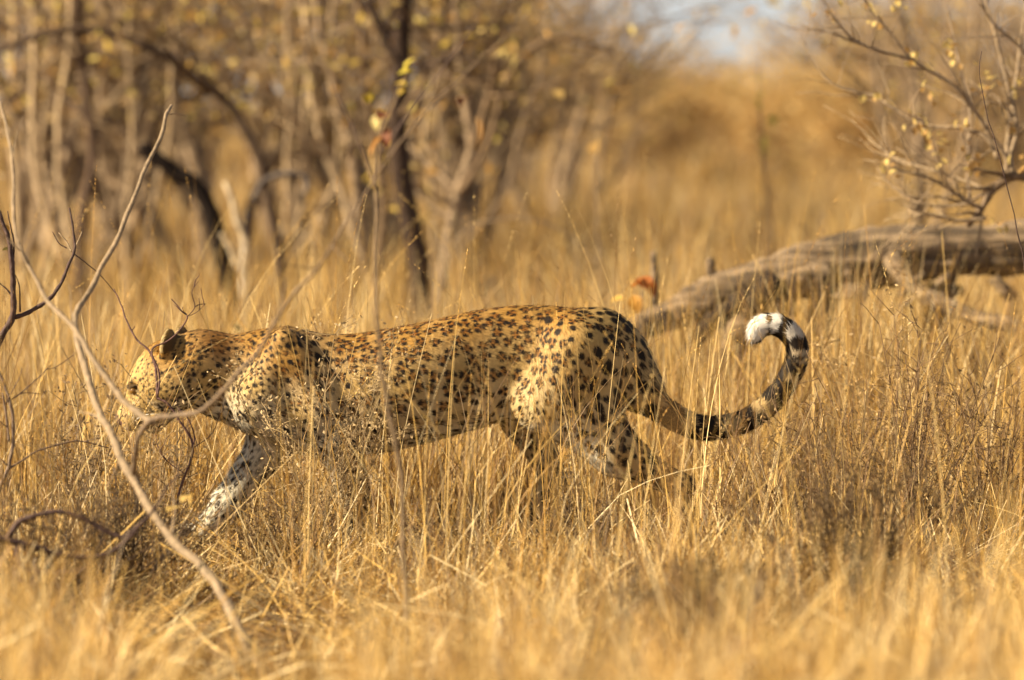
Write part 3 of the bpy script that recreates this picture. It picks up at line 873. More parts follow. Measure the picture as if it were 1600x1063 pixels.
# ================================================================== FALLEN TREE
def fallen_log():
    y = 3.4
    base = P(1300, 480, y); base[2] = 0
    root = setp(empty('fallen_log', base), 'weathered grey fallen tree trunk lying behind the curled tail', 'log')
    def limb(name, path, r, yo=(0, 0), sides=30, n=70, rough=0):
        ys = np.linspace(y + yo[0], y + yo[1], len(path))
        p = wander([P(a, b, yy) - base for (a, b), yy in zip(path, ys)], .006, n)
        bf = Buf(); rr = np.interp(np.linspace(0, 1, n), np.linspace(0, 1, len(r)), r)
        rr = rr * (.90 + .10 * np.sin(np.linspace(0, 19, n) + rng.uniform(0, 6)) + rng.normal(0, .03, n))
        tube(bf, p, rr, sides, (1, 1, 1), 0)
        # cracks and ridges that run along the wood
        V = bf.V[0]; th = np.arange(sides) * 2 * math.pi / sides; ss = np.arange(n) * .35
        g = np.zeros((n, sides))
        for k_ in range(14):
            g += np.sin(rng.integers(2, 13) * th[None] + rng.uniform(.1, 1.2) * ss[:, None] + rng.uniform(0, 6.28)) * rng.uniform(.3, 1)
        g = -np.abs(g) / 5 + .25 * (rng.uniform(size=(n, sides)) - .5)
        ctr = np.repeat(p, sides, 0)
        V[:n * sides] = ctr + (V[:n * sides] - ctr) * (1.10 + .22 * g.reshape(-1, 1))
        obj(name, bf.data(name, M_log), root)
    limb('trunk', [(930, 548), (1010, 505), (1090, 470), (1170, 446), (1250, 420), (1340, 404), (1450, 396), (1560, 388), (1680, 386), (1850, 470)], [.030, .048, .064, .076, .084, .090, .094, .098, .10, .10], (-.1, .2))
    limb('limb', [(1290, 440), (1240, 446), (1190, 476), (1150, 520), (1130, 580)], [.06, .055, .05, .04, .03], (-.05, -.22))
    limb('limb', [(1390, 400), (1430, 450), (1500, 486), (1570, 506), (1660, 530)], [.032, .03, .028, .024, .018], (-.05, -.3))
    limb('limb', [(1330, 410), (1290, 470), (1270, 540), (1262, 620)], [.045, .04, .035, .03], (0, .25))
    limb('limb', [(1480, 400), (1470, 470), (1440, 560), (1430, 640)], [.045, .04, .035, .03], (.05, .3))
    limb('stub', [(1115, 466), (1112, 430), (1108, 405)], [.022, .018, .014], (0, 0), 8, 8)
    limb('stub', [(1022, 500), (1024, 450), (1021, 395)], [.016, .014, .012], (.2, .2), 8, 8)
    for path_, rad_ in (([(1215, 440), (1185, 470), (1165, 510), (1158, 575)], [.05, .05, .042, .03]), ([(1175, 470), (1120, 500), (1075, 545)], [.04, .034, .022]), ([(1050, 500), (1000, 520), (968, 560)], [.034, .028, .02])):
        p = wander([P(a_, b_, y - .16) - base for a_, b_ in path_], .01, 16)
        bf = Buf(); tube(bf, p, np.interp(np.linspace(0, 1, 16), np.linspace(0, 1, len(rad_)), rad_), 10, (.030, .020, .014), rough=.12)  # limbs below the thin end, in near-black bark
        obj('dark_limb', bf.data('dark_limb', M_bark), root)
    # bark slabs hanging from the underside
    for k in range(16):
        px_ = rng.uniform(1130, 1580); py_ = np.interp(px_, [1130, 1300, 1580], [500, 440, 430]) + rng.uniform(0, 45)
        a = P(px_, py_, y - rng.uniform(.02, .12)) - base
        bf = Buf(); L = rng.uniform(.05, .14); w = rng.uniform(.02, .05); t = .008
        ang = rng.uniform(-.9, .9); dx = np.array((math.cos(ang), rng.normal(0, .3), math.sin(ang) - .2)); dx /= np.linalg.norm(dx)
        nn = np.array((0, -1, .4)); nn -= dx * (nn @ dx); nn /= np.linalg.norm(nn); up = np.cross(dx, nn)
        cs = [a + dx * sx * L / 2 + up * su * w / 2 * rng.uniform(.6, 1.1) + nn * sn * t for sx in (-1, 1) for su in (-1, 1) for sn in (-1, 1)]
        bf.add(cs, [(0, 1, 3, 2), (4, 6, 7, 5), (0, 4, 5, 1), (2, 3, 7, 6), (0, 2, 6, 4), (1, 5, 7, 3)])
        obj('bark_slab', bf.data('bark_slab', M_log, smooth=False), root)
    return root
fallen_log()
# orange dry leaves on the thin end of the log
lr = setp(empty('dead_leaf_cluster', P(1002, 470, 2.9)), 'orange curled dead leaves caught in grass behind the leopard rump', 'leaves')
bf = Buf(); tube(bf, catmull([(0, 0, -.35), (.005, 0, -.15), (0, 0, .03)], 6), .003, 5, BROWN); obj('stem', bf.data('stem', M_twig), lr)
for (a, b), L, w, c in (((990, 462), .055, .024, (.55, .28, .05)), ((1012, 452), .06, .028, (.38, .13, .03)), ((1000, 440), .05, .022, (.45, .17, .03)), ((1022, 440), .045, .02, (.34, .12, .03)), ((975, 468), .05, .02, (.66, .42, .10))):
    add_leaf(lr, P(a, b, 2.9), L, w, c)

# ================================================================== LEAFY SHRUB (right)
def twig_plant(name, label, cat, y, base_px, stems, leaves=(), col=PURP, group=None, twigs=0, twig_len=.1, base_y=None, sides=6):
    """stems: (path of photo pixels, radius at start, radius at end, depth offsets)"""
    base = G(base_px, y if base_y is None else base_y)
    root = setp(empty(name, base), label, cat, group)
    for i, st in enumerate(stems):
        path, r0, r1 = st[:3]; yo = st[3] if len(st) > 3 else (0, 0); c = st[4] if len(st) > 4 else col
        ys = np.linspace(y + yo[0], y + yo[1], len(path))
        pts = [P(a, b, yy) - base for (a, b), yy in zip(path, ys)]
        if i == 0: pts = [np.array((0, 0, -.03))] + pts
        n = max(8, 4 * len(pts)); p = wander(pts, .010, n); rr = np.linspace(r0, r1, n)
        bf = Buf(); tube(bf, p, rr * (1 + .12 * np.sin(np.arange(n) * 2.1)), sides, c)
        o = obj('stem' if i == 0 else 'branch', bf.data(name, M_twig), root)
        for k in range(twigs):
            j = int(rng.uniform(.25, .98) * (n - 1)); d = p[min(j + 1, n - 1)] - p[j - 1]; d /= np.linalg.norm(d) + 1e-9
            nd = d + .8 * np.array((rng.normal(), rng.normal() * .6, rng.normal() + .3)); nd /= np.linalg.norm(nd)
            L = twig_len * rng.uniform(.4, 1.3)
            q_ = [p[j]]
            for s in range(4):
                nd = nd + rng.normal(0, .18, 3); nd /= np.linalg.norm(nd); q_.append(q_[-1] + nd * L / 4)
            tb = Buf(); tube(tb, q_, np.linspace(max(rr[j] * .55, .0012), .0008, 5), 4, c)
            obj('twig', tb.data('twig', M_twig), o)
    for lf in leaves:
        a, b, yo, L, w, c = lf
        add_leaf(root, P(a, b, y + yo), L, w, c)
    return root

YL, YO, YB, YR = (.74, .56, .20), (.62, .36, .08), (.45, .27, .09), (.20, .07, .03)
lv = []
for a, b, k in [(1441, 196, 5), (1450, 205, 3), (1505, 191, 4), (1456, 225, 5), (1466, 238, 4), (1511, 236, 4), (1539, 147, 4), (1456, 142, 4), (1485, 73, 4), (1368, 20, 2), (1378, 34, 2), (1402, 15, 2),
                (1295, 15, 2), (1302, 20, 1), (1402, 269, 2), (1387, 259, 2), (1430, 85, 2), (1437, 100, 1), (1492, 92, 1), (1363, 152, 2), (1418, 186, 3), (1520, 265, 2), (1535, 255, 2), (1586, 138, 2), (1546, 130, 2), (1575, 200, 2), (1595, 250, 3), (1560, 350, 2)]:
    for _ in range(k + 3):
        lv.append((a + rng.normal(0, 9), b + rng.normal(0, 9), rng.uniform(-.1, .1), rng.uniform(.017, .028), rng.uniform(.007, .011), [YL, YL, YB, YB][rng.integers(0, 4)]))
SB = (.29, .21, .13)
twig_plant('leafy_shrub', 'twiggy shrub with small golden leaves growing beside the fallen trunk', 'shrub', 2.4, 1690, [
    ([(1690, 600), (1680, 420), (1640, 310), (1600, 276), (1560, 290), (1534, 324), (1512, 352)], .018, .009, (0, 0), BROWN),
    ([(1575, 280), (1568, 245), (1539, 205), (1515, 166), (1480, 132), (1422, 93), (1392, 54), (1353, 0), (1340, -40)], .008, .0025, (0, -.15), SB),
    ([(1422, 93), (1363, 76), (1324, 54), (1290, 10), (1280, -20)], .005, .002, (-.1, -.2), SB),
    ([(1560, 250), (1539, 215), (1500, 203), (1441, 196), (1392, 171), (1363, 152), (1304, 137), (1270, 98), (1248, 49)], .007, .0018, (0, .15), SB),
    ([(1582, 275), (1578, 245), (1588, 196), (1568, 98), (1539, 0), (1530, -60)], .008, .003, (0, .1), SB),
    ([(1534, 325), (1515, 318), (1466, 286), (1420, 270), (1387, 259)], .007, .002, (0, -.1), SB),
    ([(1530, 330), (1515, 318), (1471, 323), (1422, 313), (1392, 289), (1370, 262)], .006, .002, (0, .12), SB),
    ([(1550, 300), (1470, 269), (1402, 250), (1358, 215)], .006, .002, (0, .1), PALE),
    ([(1600, 274), (1640, 160), (1600, 83), (1549, 34), (1520, -40)], .008, .003, (0, -.1), SB),
    ([(1540, 340), (1500, 345), (1450, 335), (1430, 340)], .006, .003, (0, -.1), PALE),
    ([(1515, 320), (1512, 260), (1515, 166), (1490, 60), (1470, -30)], .006, .002, (.1, .3), GREY),
    ([(1570, 290), (1580, 180), (1598, 60), (1610, -30)], .008, .003, (.1, .3), SB),
], lv, twigs=15, twig_len=.19, sides=7)

# saplings with a few bright leaves out in the clearing
twig_plant('yellow_leaf_sapling', 'thin sapling with a few bright yellow leaves out in the clearing', 'sapling', 7.5, 1292, [
    ([(1292, 520), (1296, 450), (1310, 395), (1322, 372)], .006, .003), ([(1300, 430), (1285, 440), (1272, 462)], .003, .002)],
    [(1302, 396, 0, .055, .024, (.66, .54, .14)), (1322, 402, 0, .05, .022, (.66, .54, .14)), (1290, 432, 0, .05, .022, (.60, .46, .10)), (1312, 386, 0, .05, .02, (.60, .5, .12)), (1278, 458, 0, .05, .02, YO), (1308, 462, 0, .04, .02, YO)], GREY)
twig_plant('olive_leaf_sapling', 'taller thin sapling with olive yellow leaves far out in the clearing', 'sapling', 9.5, 1200, [
    ([(1200, 470), (1205, 350), (1192, 220), (1186, 120), (1190, 80)], .008, .003)],
    [(1182, 125, 0, .06, .026, (.42, .36, .08)), (1194, 145, 0, .06, .026, (.5, .4, .1)), (1180, 160, 0, .05, .02, (.42, .36, .08)), (1206, 196, 0, .06, .026, (.62, .52, .14)), (1196, 212, 0, .06, .026, (.60, .5, .12)), (1188, 232, 0, .05, .02, (.5, .4, .1)), (1206, 256, 0, .05, .02, YO)], GREY)
twig_plant('orange_leaf_sapling', 'thin sapling with a single orange leaf beyond the leopard back', 'sapling', 8.0, 935, [
    ([(935, 430), (932, 330), (930, 230), (938, 140)], .005, .002)], [(930, 222, 0, .07, .03, (.66, .42, .14)), (878, 155, 0, .06, .026, (.58, .40, .14)), (962, 140, 0, .05, .02, YO)], GREY)

# ================================================================== FOREGROUND BRANCHES
FB = (.27, .195, .12)
twig_plant('slanting_branch', 'long pale branch slanting up in front of the leopard head', 'branch', -2.5, 402, [
    ([(398, 1030), (365, 966), (318, 892), (254, 823), (207, 738), (176, 680), (154, 632), (136, 565), (122, 505), (150, 450), (190, 372), (225, 280), (255, 200), (268, 165)], .0122, .0036, (0, 1.4), FB),
    ([(210, 740), (220, 705), (238, 662), (290, 651), (332, 632), (364, 596), (409, 539), (433, 494), (465, 450), (500, 402), (575, 283), (641, 203), (712, 128), (792, 55)], .0058, .0012, (.2, -.7), (.20, .14, .09)),
    ([(238, 662), (207, 638), (169, 595), (132, 537), (103, 498), (70, 461), (28, 372), (19, 263), (9, 202), (0, 160)], .0070, .003, (.2, .8), FB),
], [(372, 520, 0.2, .022, .011, (.66, .5, .2)), (262, 800, .3, .028, .014, (.70, .50, .18)), (285, 785, .3, .03, .014, (.66, .46, .16)), (300, 772, .3, .026, .012, (.6, .42, .14)), (728, 152, -1.0, .055, .014, (.07, .028, .018)), (744, 184, -1.0, .045, .016, (.30, .16, .05))],
    twigs=3, twig_len=.12, sides=8)
twig_plant('thin_sapling', 'thin upright sapling in front of the leopard ribs with curled brown leaves on top', 'sapling', -2.6, 640, [
    ([(634, 900), (628, 820), (622, 720), (606, 630), (594, 560), (588, 440), (587, 330), (592, 240), (606, 180), (640, 110)], .0055, .002, (0, -.4), FB),
    ([(592, 240), (640, 170), (690, 110), (740, 40)], .002, .0012, (-.3, -.3), PURP),
    ([(588, 300), (560, 220), (520, 130)], .002, .0012, (-.3, -.3), PURP)],
    [(604, 178, -.4, .042, .013, YR), (608, 200, -.4, .038, .013, YR), (596, 215, -.4, .04, .014, (.45, .22, .06)), (632, 108, -.4, .028, .011, (.56, .46, .06)), (646, 112, -.4, .028, .011, (.60, .5, .08)), (618, 132, -.4, .024, .010, (.6, .44, .1)), (636, 140, -.4, .024, .010, (.62, .46, .1)), (575, 162, -.4, .024, .010, (.5, .38, .05)), (592, 178, -.4, .03, .012, (.62, .5, .2))], PURP)

DK = (.075, .042, .034)
twig_plant('dark_twig', 'dark forking twig at the edge beside the slanting branch', 'twig', -.8, -30, [
    ([(-20, 620), (-8, 545), (18, 500), (22, 455), (20, 410), (12, 370), (-2, 330)], .010, .004, (0, 0), DK),
    ([(22, 496), (48, 486), (75, 470), (92, 448), (105, 420), (116, 392), (114, 360), (108, 325)], .006, .002, (0, .1), DK),
    ([(20, 408), (22, 380), (16, 352), (12, 330)], .0025, .0012, (0, 0), DK),
    ([(115, 392), (124, 372), (128, 362)], .0018, .001, (.1, .1), PALE), ([(112, 394), (104, 378), (92, 364)], .0018, .001, (.1, .1), PALE), ([(104, 388), (92, 380), (82, 362)], .0016, .001, (.1, .1), DK),
    ([(20, 465), (10, 452), (-4, 440)], .0025, .0012, (0, 0), DK), ([(31, 488), (30, 450), (24, 430)], .002, .001, (0, 0), DK),
    ([(116, 396), (135, 412), (160, 432), (182, 460)], .0014, .0008, (.1, .2), DK)],
    [(4, 392, 0, .028, .012, (.14, .11, .03)), (10, 352, 0, .018, .007, YO)], DK)
twig_plant('dark_twig', 'looped dark twigs lying low at the edge in front of the grass', 'twig', -2.3, -40, [
    ([(-20, 855), (10, 845), (30, 818), (60, 805), (95, 802), (140, 816), (185, 838), (210, 830), (228, 812)], .008, .004, (0, 0), DK),
    ([(-10, 842), (40, 850), (90, 866), (140, 872), (180, 860), (215, 828)], .0065, .0035, (-.05, 0), DK),
    ([(30, 846), (26, 870), (40, 890), (80, 895), (130, 890)], .004, .0015, (0, -.1), DK),
    ([(-10, 890), (20, 905), (60, 912)], .004, .002, (0, -.1), DK),
    ([(228, 812), (245, 790), (262, 760), (290, 735)], .003, .0014, (0, .1), DK)], (), DK, twigs=2, twig_len=.07)
twig_plant('dark_twig', 'bowed bare twigs rising at the lower edge beneath the forking twig', 'twig', -1.2, 0, [
    ([(-6, 790), (12, 740), (20, 690), (18, 640), (6, 600), (-10, 560)], .005, .003, (0, 0), (.16, .11, .08)),
    ([(14, 690), (10, 650), (4, 615)], .003, .002, (0, 0), (.16, .11, .08)),
    ([(12, 628), (30, 616), (60, 590), (80, 570)], .002, .001, (0, 0), DK),
    ([(10, 735), (60, 705), (120, 690), (170, 700)], .0028, .0014, (0, .2), (.22, .15, .10))], (), DK, twigs=2, twig_len=.08)
twig_plant('dark_twig', 'fine reddish twigs with knots standing right before the leopard face', 'twig', -.7, 290, [
    ([(278, 800), (284, 760), (300, 712), (296, 680), (276, 650), (262, 630), (246, 622)], .0030, .0024, (0, 0), (.12, .06, .05)),
    ([(246, 622), (244, 580), (235, 552), (212, 528), (198, 500), (190, 478), (178, 452)], .0030, .0014, (0, .1), (.12, .06, .05)),
    ([(246, 622), (248, 585), (236, 548), (258, 535), (278, 518), (292, 496), (282, 484), (268, 468)], .0026, .0013, (0, .05), (.12, .06, .05)),
    ([(292, 496), (304, 480), (300, 456), (310, 440)], .0012, .0008, (.05, .05), (.12, .06, .05)),
    ([(290, 496), (308, 488), (322, 474)], .0010, .0007, (.05, .05), (.12, .06, .05)),
    ([(300, 712), (304, 680), (294, 654), (278, 640)], .002, .0012, (0, 0), (.12, .06, .05)),
    ([(302, 700), (330, 680), (342, 650), (350, 616)], .0014, .0008, (0, 0), (.16, .1, .06)),
    ([(288, 740), (262, 720), (248, 700), (244, 680)], .0014, .0008, (0, 0), (.12, .06, .05))], (), DK, twigs=2, twig_len=.05)
twig_plant('dark_twig', 'single fine dark stalk in front of the leafy shrub', 'twig', -.6, 1625, [
    ([(1618, 700), (1608, 500), (1586, 350), (1560, 240), (1530, 130), (1534, 80)], .0020, .0009, (0, 0), (.07, .04, .03))], (), DK)

# ================================================================== DRY WEEDS
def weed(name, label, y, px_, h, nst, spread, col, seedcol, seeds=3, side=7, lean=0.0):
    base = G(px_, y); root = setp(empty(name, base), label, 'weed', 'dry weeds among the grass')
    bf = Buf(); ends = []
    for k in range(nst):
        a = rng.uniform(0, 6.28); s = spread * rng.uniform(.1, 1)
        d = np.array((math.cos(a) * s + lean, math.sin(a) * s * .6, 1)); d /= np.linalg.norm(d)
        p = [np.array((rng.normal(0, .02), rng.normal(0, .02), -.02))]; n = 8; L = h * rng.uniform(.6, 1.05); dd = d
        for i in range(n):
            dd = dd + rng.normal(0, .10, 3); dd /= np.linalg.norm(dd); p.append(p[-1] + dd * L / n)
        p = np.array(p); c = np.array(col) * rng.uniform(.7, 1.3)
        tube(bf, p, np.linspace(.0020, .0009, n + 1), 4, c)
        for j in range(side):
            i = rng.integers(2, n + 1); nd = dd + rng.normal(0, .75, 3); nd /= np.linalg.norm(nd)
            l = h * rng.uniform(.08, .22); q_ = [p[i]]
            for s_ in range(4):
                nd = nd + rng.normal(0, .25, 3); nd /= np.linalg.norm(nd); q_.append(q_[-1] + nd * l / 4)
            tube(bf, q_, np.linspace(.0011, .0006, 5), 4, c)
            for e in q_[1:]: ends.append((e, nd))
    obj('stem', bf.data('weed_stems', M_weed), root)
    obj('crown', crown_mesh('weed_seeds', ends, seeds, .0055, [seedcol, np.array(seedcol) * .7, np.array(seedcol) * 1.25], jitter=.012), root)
    return root
TANW = (.40, .29, .15); GRW = (.16, .11, .065)
weed('dry_weed', 'fluffy tan dry weed covering the leopard shoulder', -.55, 488, .58, 15, .28, TANW, (.50, .37, .20), 4, 10, .10)
weed('dry_weed', 'grey brown seeded weed standing ahead of the leopard nose', -.35, 112, .48, 12, .45, (.22, .16, .09), (.26, .18, .10), 3, 8)
weed('dry_weed', 'thin tan weed straggling up in front of the leopard muzzle', -.5, 208, .40, 10, .45, (.34, .24, .12), (.44, .32, .16), 2, 7)
WR = (.21, .135, .075)
weed('dry_weed', 'sparse brown weed rising before the leopard throat', -.6, 268, .42, 9, .5, (.26, .18, .10), (.40, .29, .15), 2, 7)
weed('dry_weed', 'dark wiry weed standing right below the tail tip', -.35, 1225, .40, 26, .50, WR, (.42, .28, .12), 1, 8)
weed('dry_weed', 'dense dark wiry weed standing below the middle of the fallen trunk', -.5, 1330, .46, 30, .45, WR, (.42, .28, .12), 1, 8)
weed('dry_weed', 'tallest dark wiry weed, below the thick end of the fallen trunk', -.4, 1430, .60, 26, .35, WR, (.42, .28, .12), 1, 8)
weed('dry_weed', 'dark wiry weed standing at the edge beneath the leafy shrub', -.25, 1545, .50, 26, .45, WR, (.32, .21, .09), 1, 9)
weed('dry_weed', 'low dark wiry weed below the curve of the tail', -.6, 1130, .24, 24, .7, WR, (.30, .19, .08), 1, 8)
weed('dry_weed', 'brown tangle of dead stems added as shade beneath the fallen trunk', 2.9, 1320, .40, 46, .9, (.07, .045, .03), (.20, .13, .06), 2, 8)  # these tangles are coloured near black to darken the log's underside
weed('dry_weed', 'dark tangle of dead stems added as shade under the thick end of the fallen trunk', 2.8, 1500, .42, 46, .9, (.07, .045, .03), (.20, .13, .06), 2, 8)
weed('dry_weed', 'dark tangle of dead stems added as shade beneath the thin end of the fallen trunk', 2.9, 1150, .36, 40, .9, (.05, .032, .02), (.14, .09, .04), 2, 8)
weed('dry_weed', 'airy golden seeded weed under the log behind the tail', .45, 1380, .62, 12, .35, (.45, .31, .14), (.55, .38, .18), 2, 9)
weed('dry_weed', 'small grey weed beside the trailing hind leg', -.75, 905, .28, 30, .6, GRW, (.36, .25, .11), 1, 8)
weed('dry_weed', 'brown tangled weed below the leopard chest', -.9, 430, .24, 30, .8, GRW, (.36, .25, .11), 1, 8)
weed('dry_weed', 'low brown weed below the leopard belly', -1.1, 700, .24, 26, .8, GRW, (.36, .25, .11), 1, 8)
weed('dry_weed', 'dark tangled weed among the looped twigs at the edge', -2.0, 60, .40, 40, .8, (.09, .06, .04), (.24, .16, .07), 1, 8)  # this weed and the next: the corner's shade put into their colour
weed('dry_weed', 'dark tangled weed between the looped twigs and the slanting branch', -1.4, 190, .30, 54, .9, (.09, .06, .04), (.22, .15, .07), 1, 8)
weed('dry_weed', 'dark low weed clump in the foreground below the tail', -3.2, 1105, .30, 70, .8, (.05, .035, .022), (.12, .08, .04), 3, 8)
weed('dry_weed', 'brown low weed clump in the foreground below the wiry weeds', -2.0, 1330, .42, 60, .7, (.12, .08, .045), (.26, .17, .07), 1, 8)

# ================================================================== GRASS
STRAW = np.array([(.67, .435, .13), (.58, .35, .09), (.75, .54, .225), (.48, .275, .07), (.63, .405, .12), (.30, .165, .052), (.83, .66, .36), (.11, .066, .034), (.21, .12, .052), (.36, .26, .15)])
def clump(n, per, y_lo, y_hi, margin=1.25, extra=.5, patch=.0):
    """tuft centres in the wedge in view (with margin), then blades about them"""
    m = n // per + 1
    def cand(k):
        t = rng.uniform(size=k)
        d0, d1 = y_lo + D0, y_hi + D0
        d = np.sqrt(d0 ** 2 + t * (d1 ** 2 - d0 ** 2))
        x = rng.uniform(-1, 1, k) * (d * .1042 * margin + extra)
        return np.stack([x, d - D0], 1)
    c = cand(m * 4)
    f = np.sin(c[:, 0] * 4.1 + 1.3 * np.sin(c[:, 1] * 2.2)) + np.sin(c[:, 1] * 3.3 + c[:, 0] * 1.7) + .8 * np.sin(c[:, 0] * 9.3 - c[:, 1] * 7.1)
    keep = np.argsort(rng.uniform(size=len(c)) - patch * f)[:m]
    c = c[rng.permutation(keep)]
    wt = rng.uniform(.2, 1, m) ** 2
    tid = rng.choice(m, n, p=wt / wt.sum())
    return c[tid] + rng.normal(0, 1, (n, 2)) * rng.uniform(.008, .06, (m, 1))[tid], tid, m

def blades(B, h, w, lean, seg, col, bendpow=1.9, flat=None):
    """ribbon blades bent over, as one array"""
    n = len(B); az = rng.uniform(0, 6.28, n)
    dr = np.stack([np.cos(az), np.sin(az), np.zeros(n)], 1)
    pa = az + math.pi / 2 + rng.normal(0, .6, n)
    wd = np.stack([np.cos(pa), np.sin(pa), rng.normal(0, .15, n)], 1)
    t = np.linspace(0, 1, seg + 1)
    b3 = np.concatenate([B, np.full((n, 1), -.01)], 1)
    k = lean[:, None] * t[None] ** bendpow
    hz = (t[None] * (1 - .25 * np.clip(lean, 0, 2)[:, None] * t[None] ** 2))
    side = rng.normal(0, .05, (n, 1)) * t[None] ** 2
    pos = b3[:, None] + dr[:, None] * (k * h[:, None])[..., None] + np.array((0, 0, 1.0)) * (hz * h[:, None])[..., None] + wd[:, None] * (side * h[:, None])[..., None]
    ww = w[:, None] * np.clip(1.05 - t[None] ** 1.6, .06, 1) * .5
    l = pos - wd[:, None] * ww[..., None]; r = pos + wd[:, None] * ww[..., None]
    V = np.stack([l, r], 2).reshape(-1, 3)
    base = (np.arange(n) * 2 * (seg + 1))[:, None] + (np.arange(seg) * 2)[None]
    F = np.stack([base, base + 1, base + 3, base + 2], -1).reshape(-1, 4)
    return V, F, np.repeat(col, 2 * (seg + 1), 0)

def gcol(n, pal=STRAW, lo=.75, hi=1.15):
    return pal[rng.integers(0, len(pal), n)] * rng.uniform(lo, hi, (n, 1))

def join(parts):
    V, F, C, o = [], [], [], 0
    for v, f, c in parts:
        V.append(v); F.append(f + o); C.append(c); o += len(v)
    return np.concatenate(V), np.concatenate(F), np.concatenate(C)

def grass_obj(name, label, parts):
    V, F, C = join(parts)
    o = setp(obj(name, mesh_data(name, V, F, M_grass, C)), label, 'grass', kind='stuff')
    return o

def cover(px_):
    """how high (m, at the leopard) the dense grass in front reaches, along the picture"""
    return np.interp(px_, [0, 150, 300, 420, 520, 700, 900, 1050, 1130, 1250, 1400, 1600], [.13, .12, .05, .07, .07, .08, .08, .10, .13, .13, .13, .15])

def stems(B, h, w, tilt, col, seg=4, z=None):
    """stiff straight or once-kinked dry stems at all angles"""
    n = len(B); az = rng.uniform(0, 6.28, n)
    d = np.stack([np.cos(az) * np.sin(tilt), np.sin(az) * np.sin(tilt) * .7, np.cos(tilt)], 1)
    k = rng.normal(0, .22, (n, 3)); k[rng.uniform(size=n) < .15] *= 3; k = np.clip(k, -.55, .55)
    t = np.linspace(0, 1, seg + 1)
    b3 = np.concatenate([B, np.full((n, 1), -.005) if z is None else z[:, None]], 1)
    pos = b3[:, None] + (d[:, None] * t[None, :, None] + k[:, None] * (np.clip(t - .45, 0, 1) ** 1.3)[None, :, None]) * h[:, None, None]
    pos[..., 2] = np.maximum(pos[..., 2], .004)
    wd = np.cross(d, rng.normal(size=(n, 3))); wd /= np.linalg.norm(wd, axis=1)[:, None]
    ww = w[:, None] * np.linspace(.55, .25, seg + 1)[None]
    l = pos - wd[:, None] * ww[..., None]; r = pos + wd[:, None] * ww[..., None]
    V = np.stack([l, r], 2).reshape(-1, 3)
    base = (np.arange(n) * 2 * (seg + 1))[:, None] + (np.arange(seg) * 2)[None]
    return V, np.stack([base, base + 1, base + 3, base + 2], -1).reshape(-1, 4), np.repeat(col, 2 * (seg + 1), 0)

def seedheads(n, y_lo, y_hi, h_lo, h_hi, keepf=None):
    """tall stalks carrying a narrow spike of seeds"""
    B, tid, m = clump(n, 3, y_lo, y_hi, 1.15)
    if keepf is not None:
        B = B[rng.uniform(size=n) < keepf(800 + B[:, 0] / (B[:, 1] + D0) * FPX)]; n = len(B)
    h = rng.uniform(h_lo, h_hi, n); col = gcol(n, STRAW[:6], .8, 1.2)
    st0 = rng.bit_generator.state
    V, F, C = blades(B, h, rng.uniform(.0016, .0030, n), np.abs(rng.normal(.15, .32, n)), 8, col, 2.2)
    out = [(V, F, C)]
    V4 = V.reshape(n, 9, 2, 3).mean(2)
    has = np.nonzero(rng.uniform(size=n) < .6)[0]
    k = 26
    t = rng.uniform(.76, 1.0, (len(has), k)) * 8
    i0 = np.minimum(t.astype(int), 7); fr = (t - i0)[..., None]
    c = V4[has[:, None], i0] * (1 - fr) + V4[has[:, None], i0 + 1] * fr
    tg = V4[has, 8] - V4[has, 6]; tg /= np.linalg.norm(tg, axis=1)[:, None]
    off = rng.normal(0, 1, c.shape); off /= np.linalg.norm(off, axis=-1)[..., None]
    a = tg[:, None] * .0065 + off * .0022; b = np.cross(a, off); b /= np.linalg.norm(b, axis=-1)[..., None]; b = b * .0011
    SV = np.stack([c, c + a * .5 + b, c + a, c + a * .5 - b], 2).reshape(-1, 3)
    nn = len(SV) // 4
    out.append((SV, np.arange(4 * nn).reshape(-1, 4), np.repeat(np.repeat(col[has] * 1.1, k, 0), 4, 0)))
    return out

def near_drop(y):
    """the grass nearer the lens stays below the sight line to the animal"""
    return np.interp(y, [-7, -4, -2, -1, -.4], [.30, .25, .17, .06, 0])

def gap(px_, y):
    """thinner growth where the slanting branch comes up"""
    near = np.where(y < -2.3, np.interp(px_, [180, 280, 440, 540], [1, .55, .55, 1]), 1)
    return near * np.where(y > -2.3, np.interp(px_, [230, 285, 390, 440], [1, .5, .5, 1]), 1)      # trodden where the paw lands

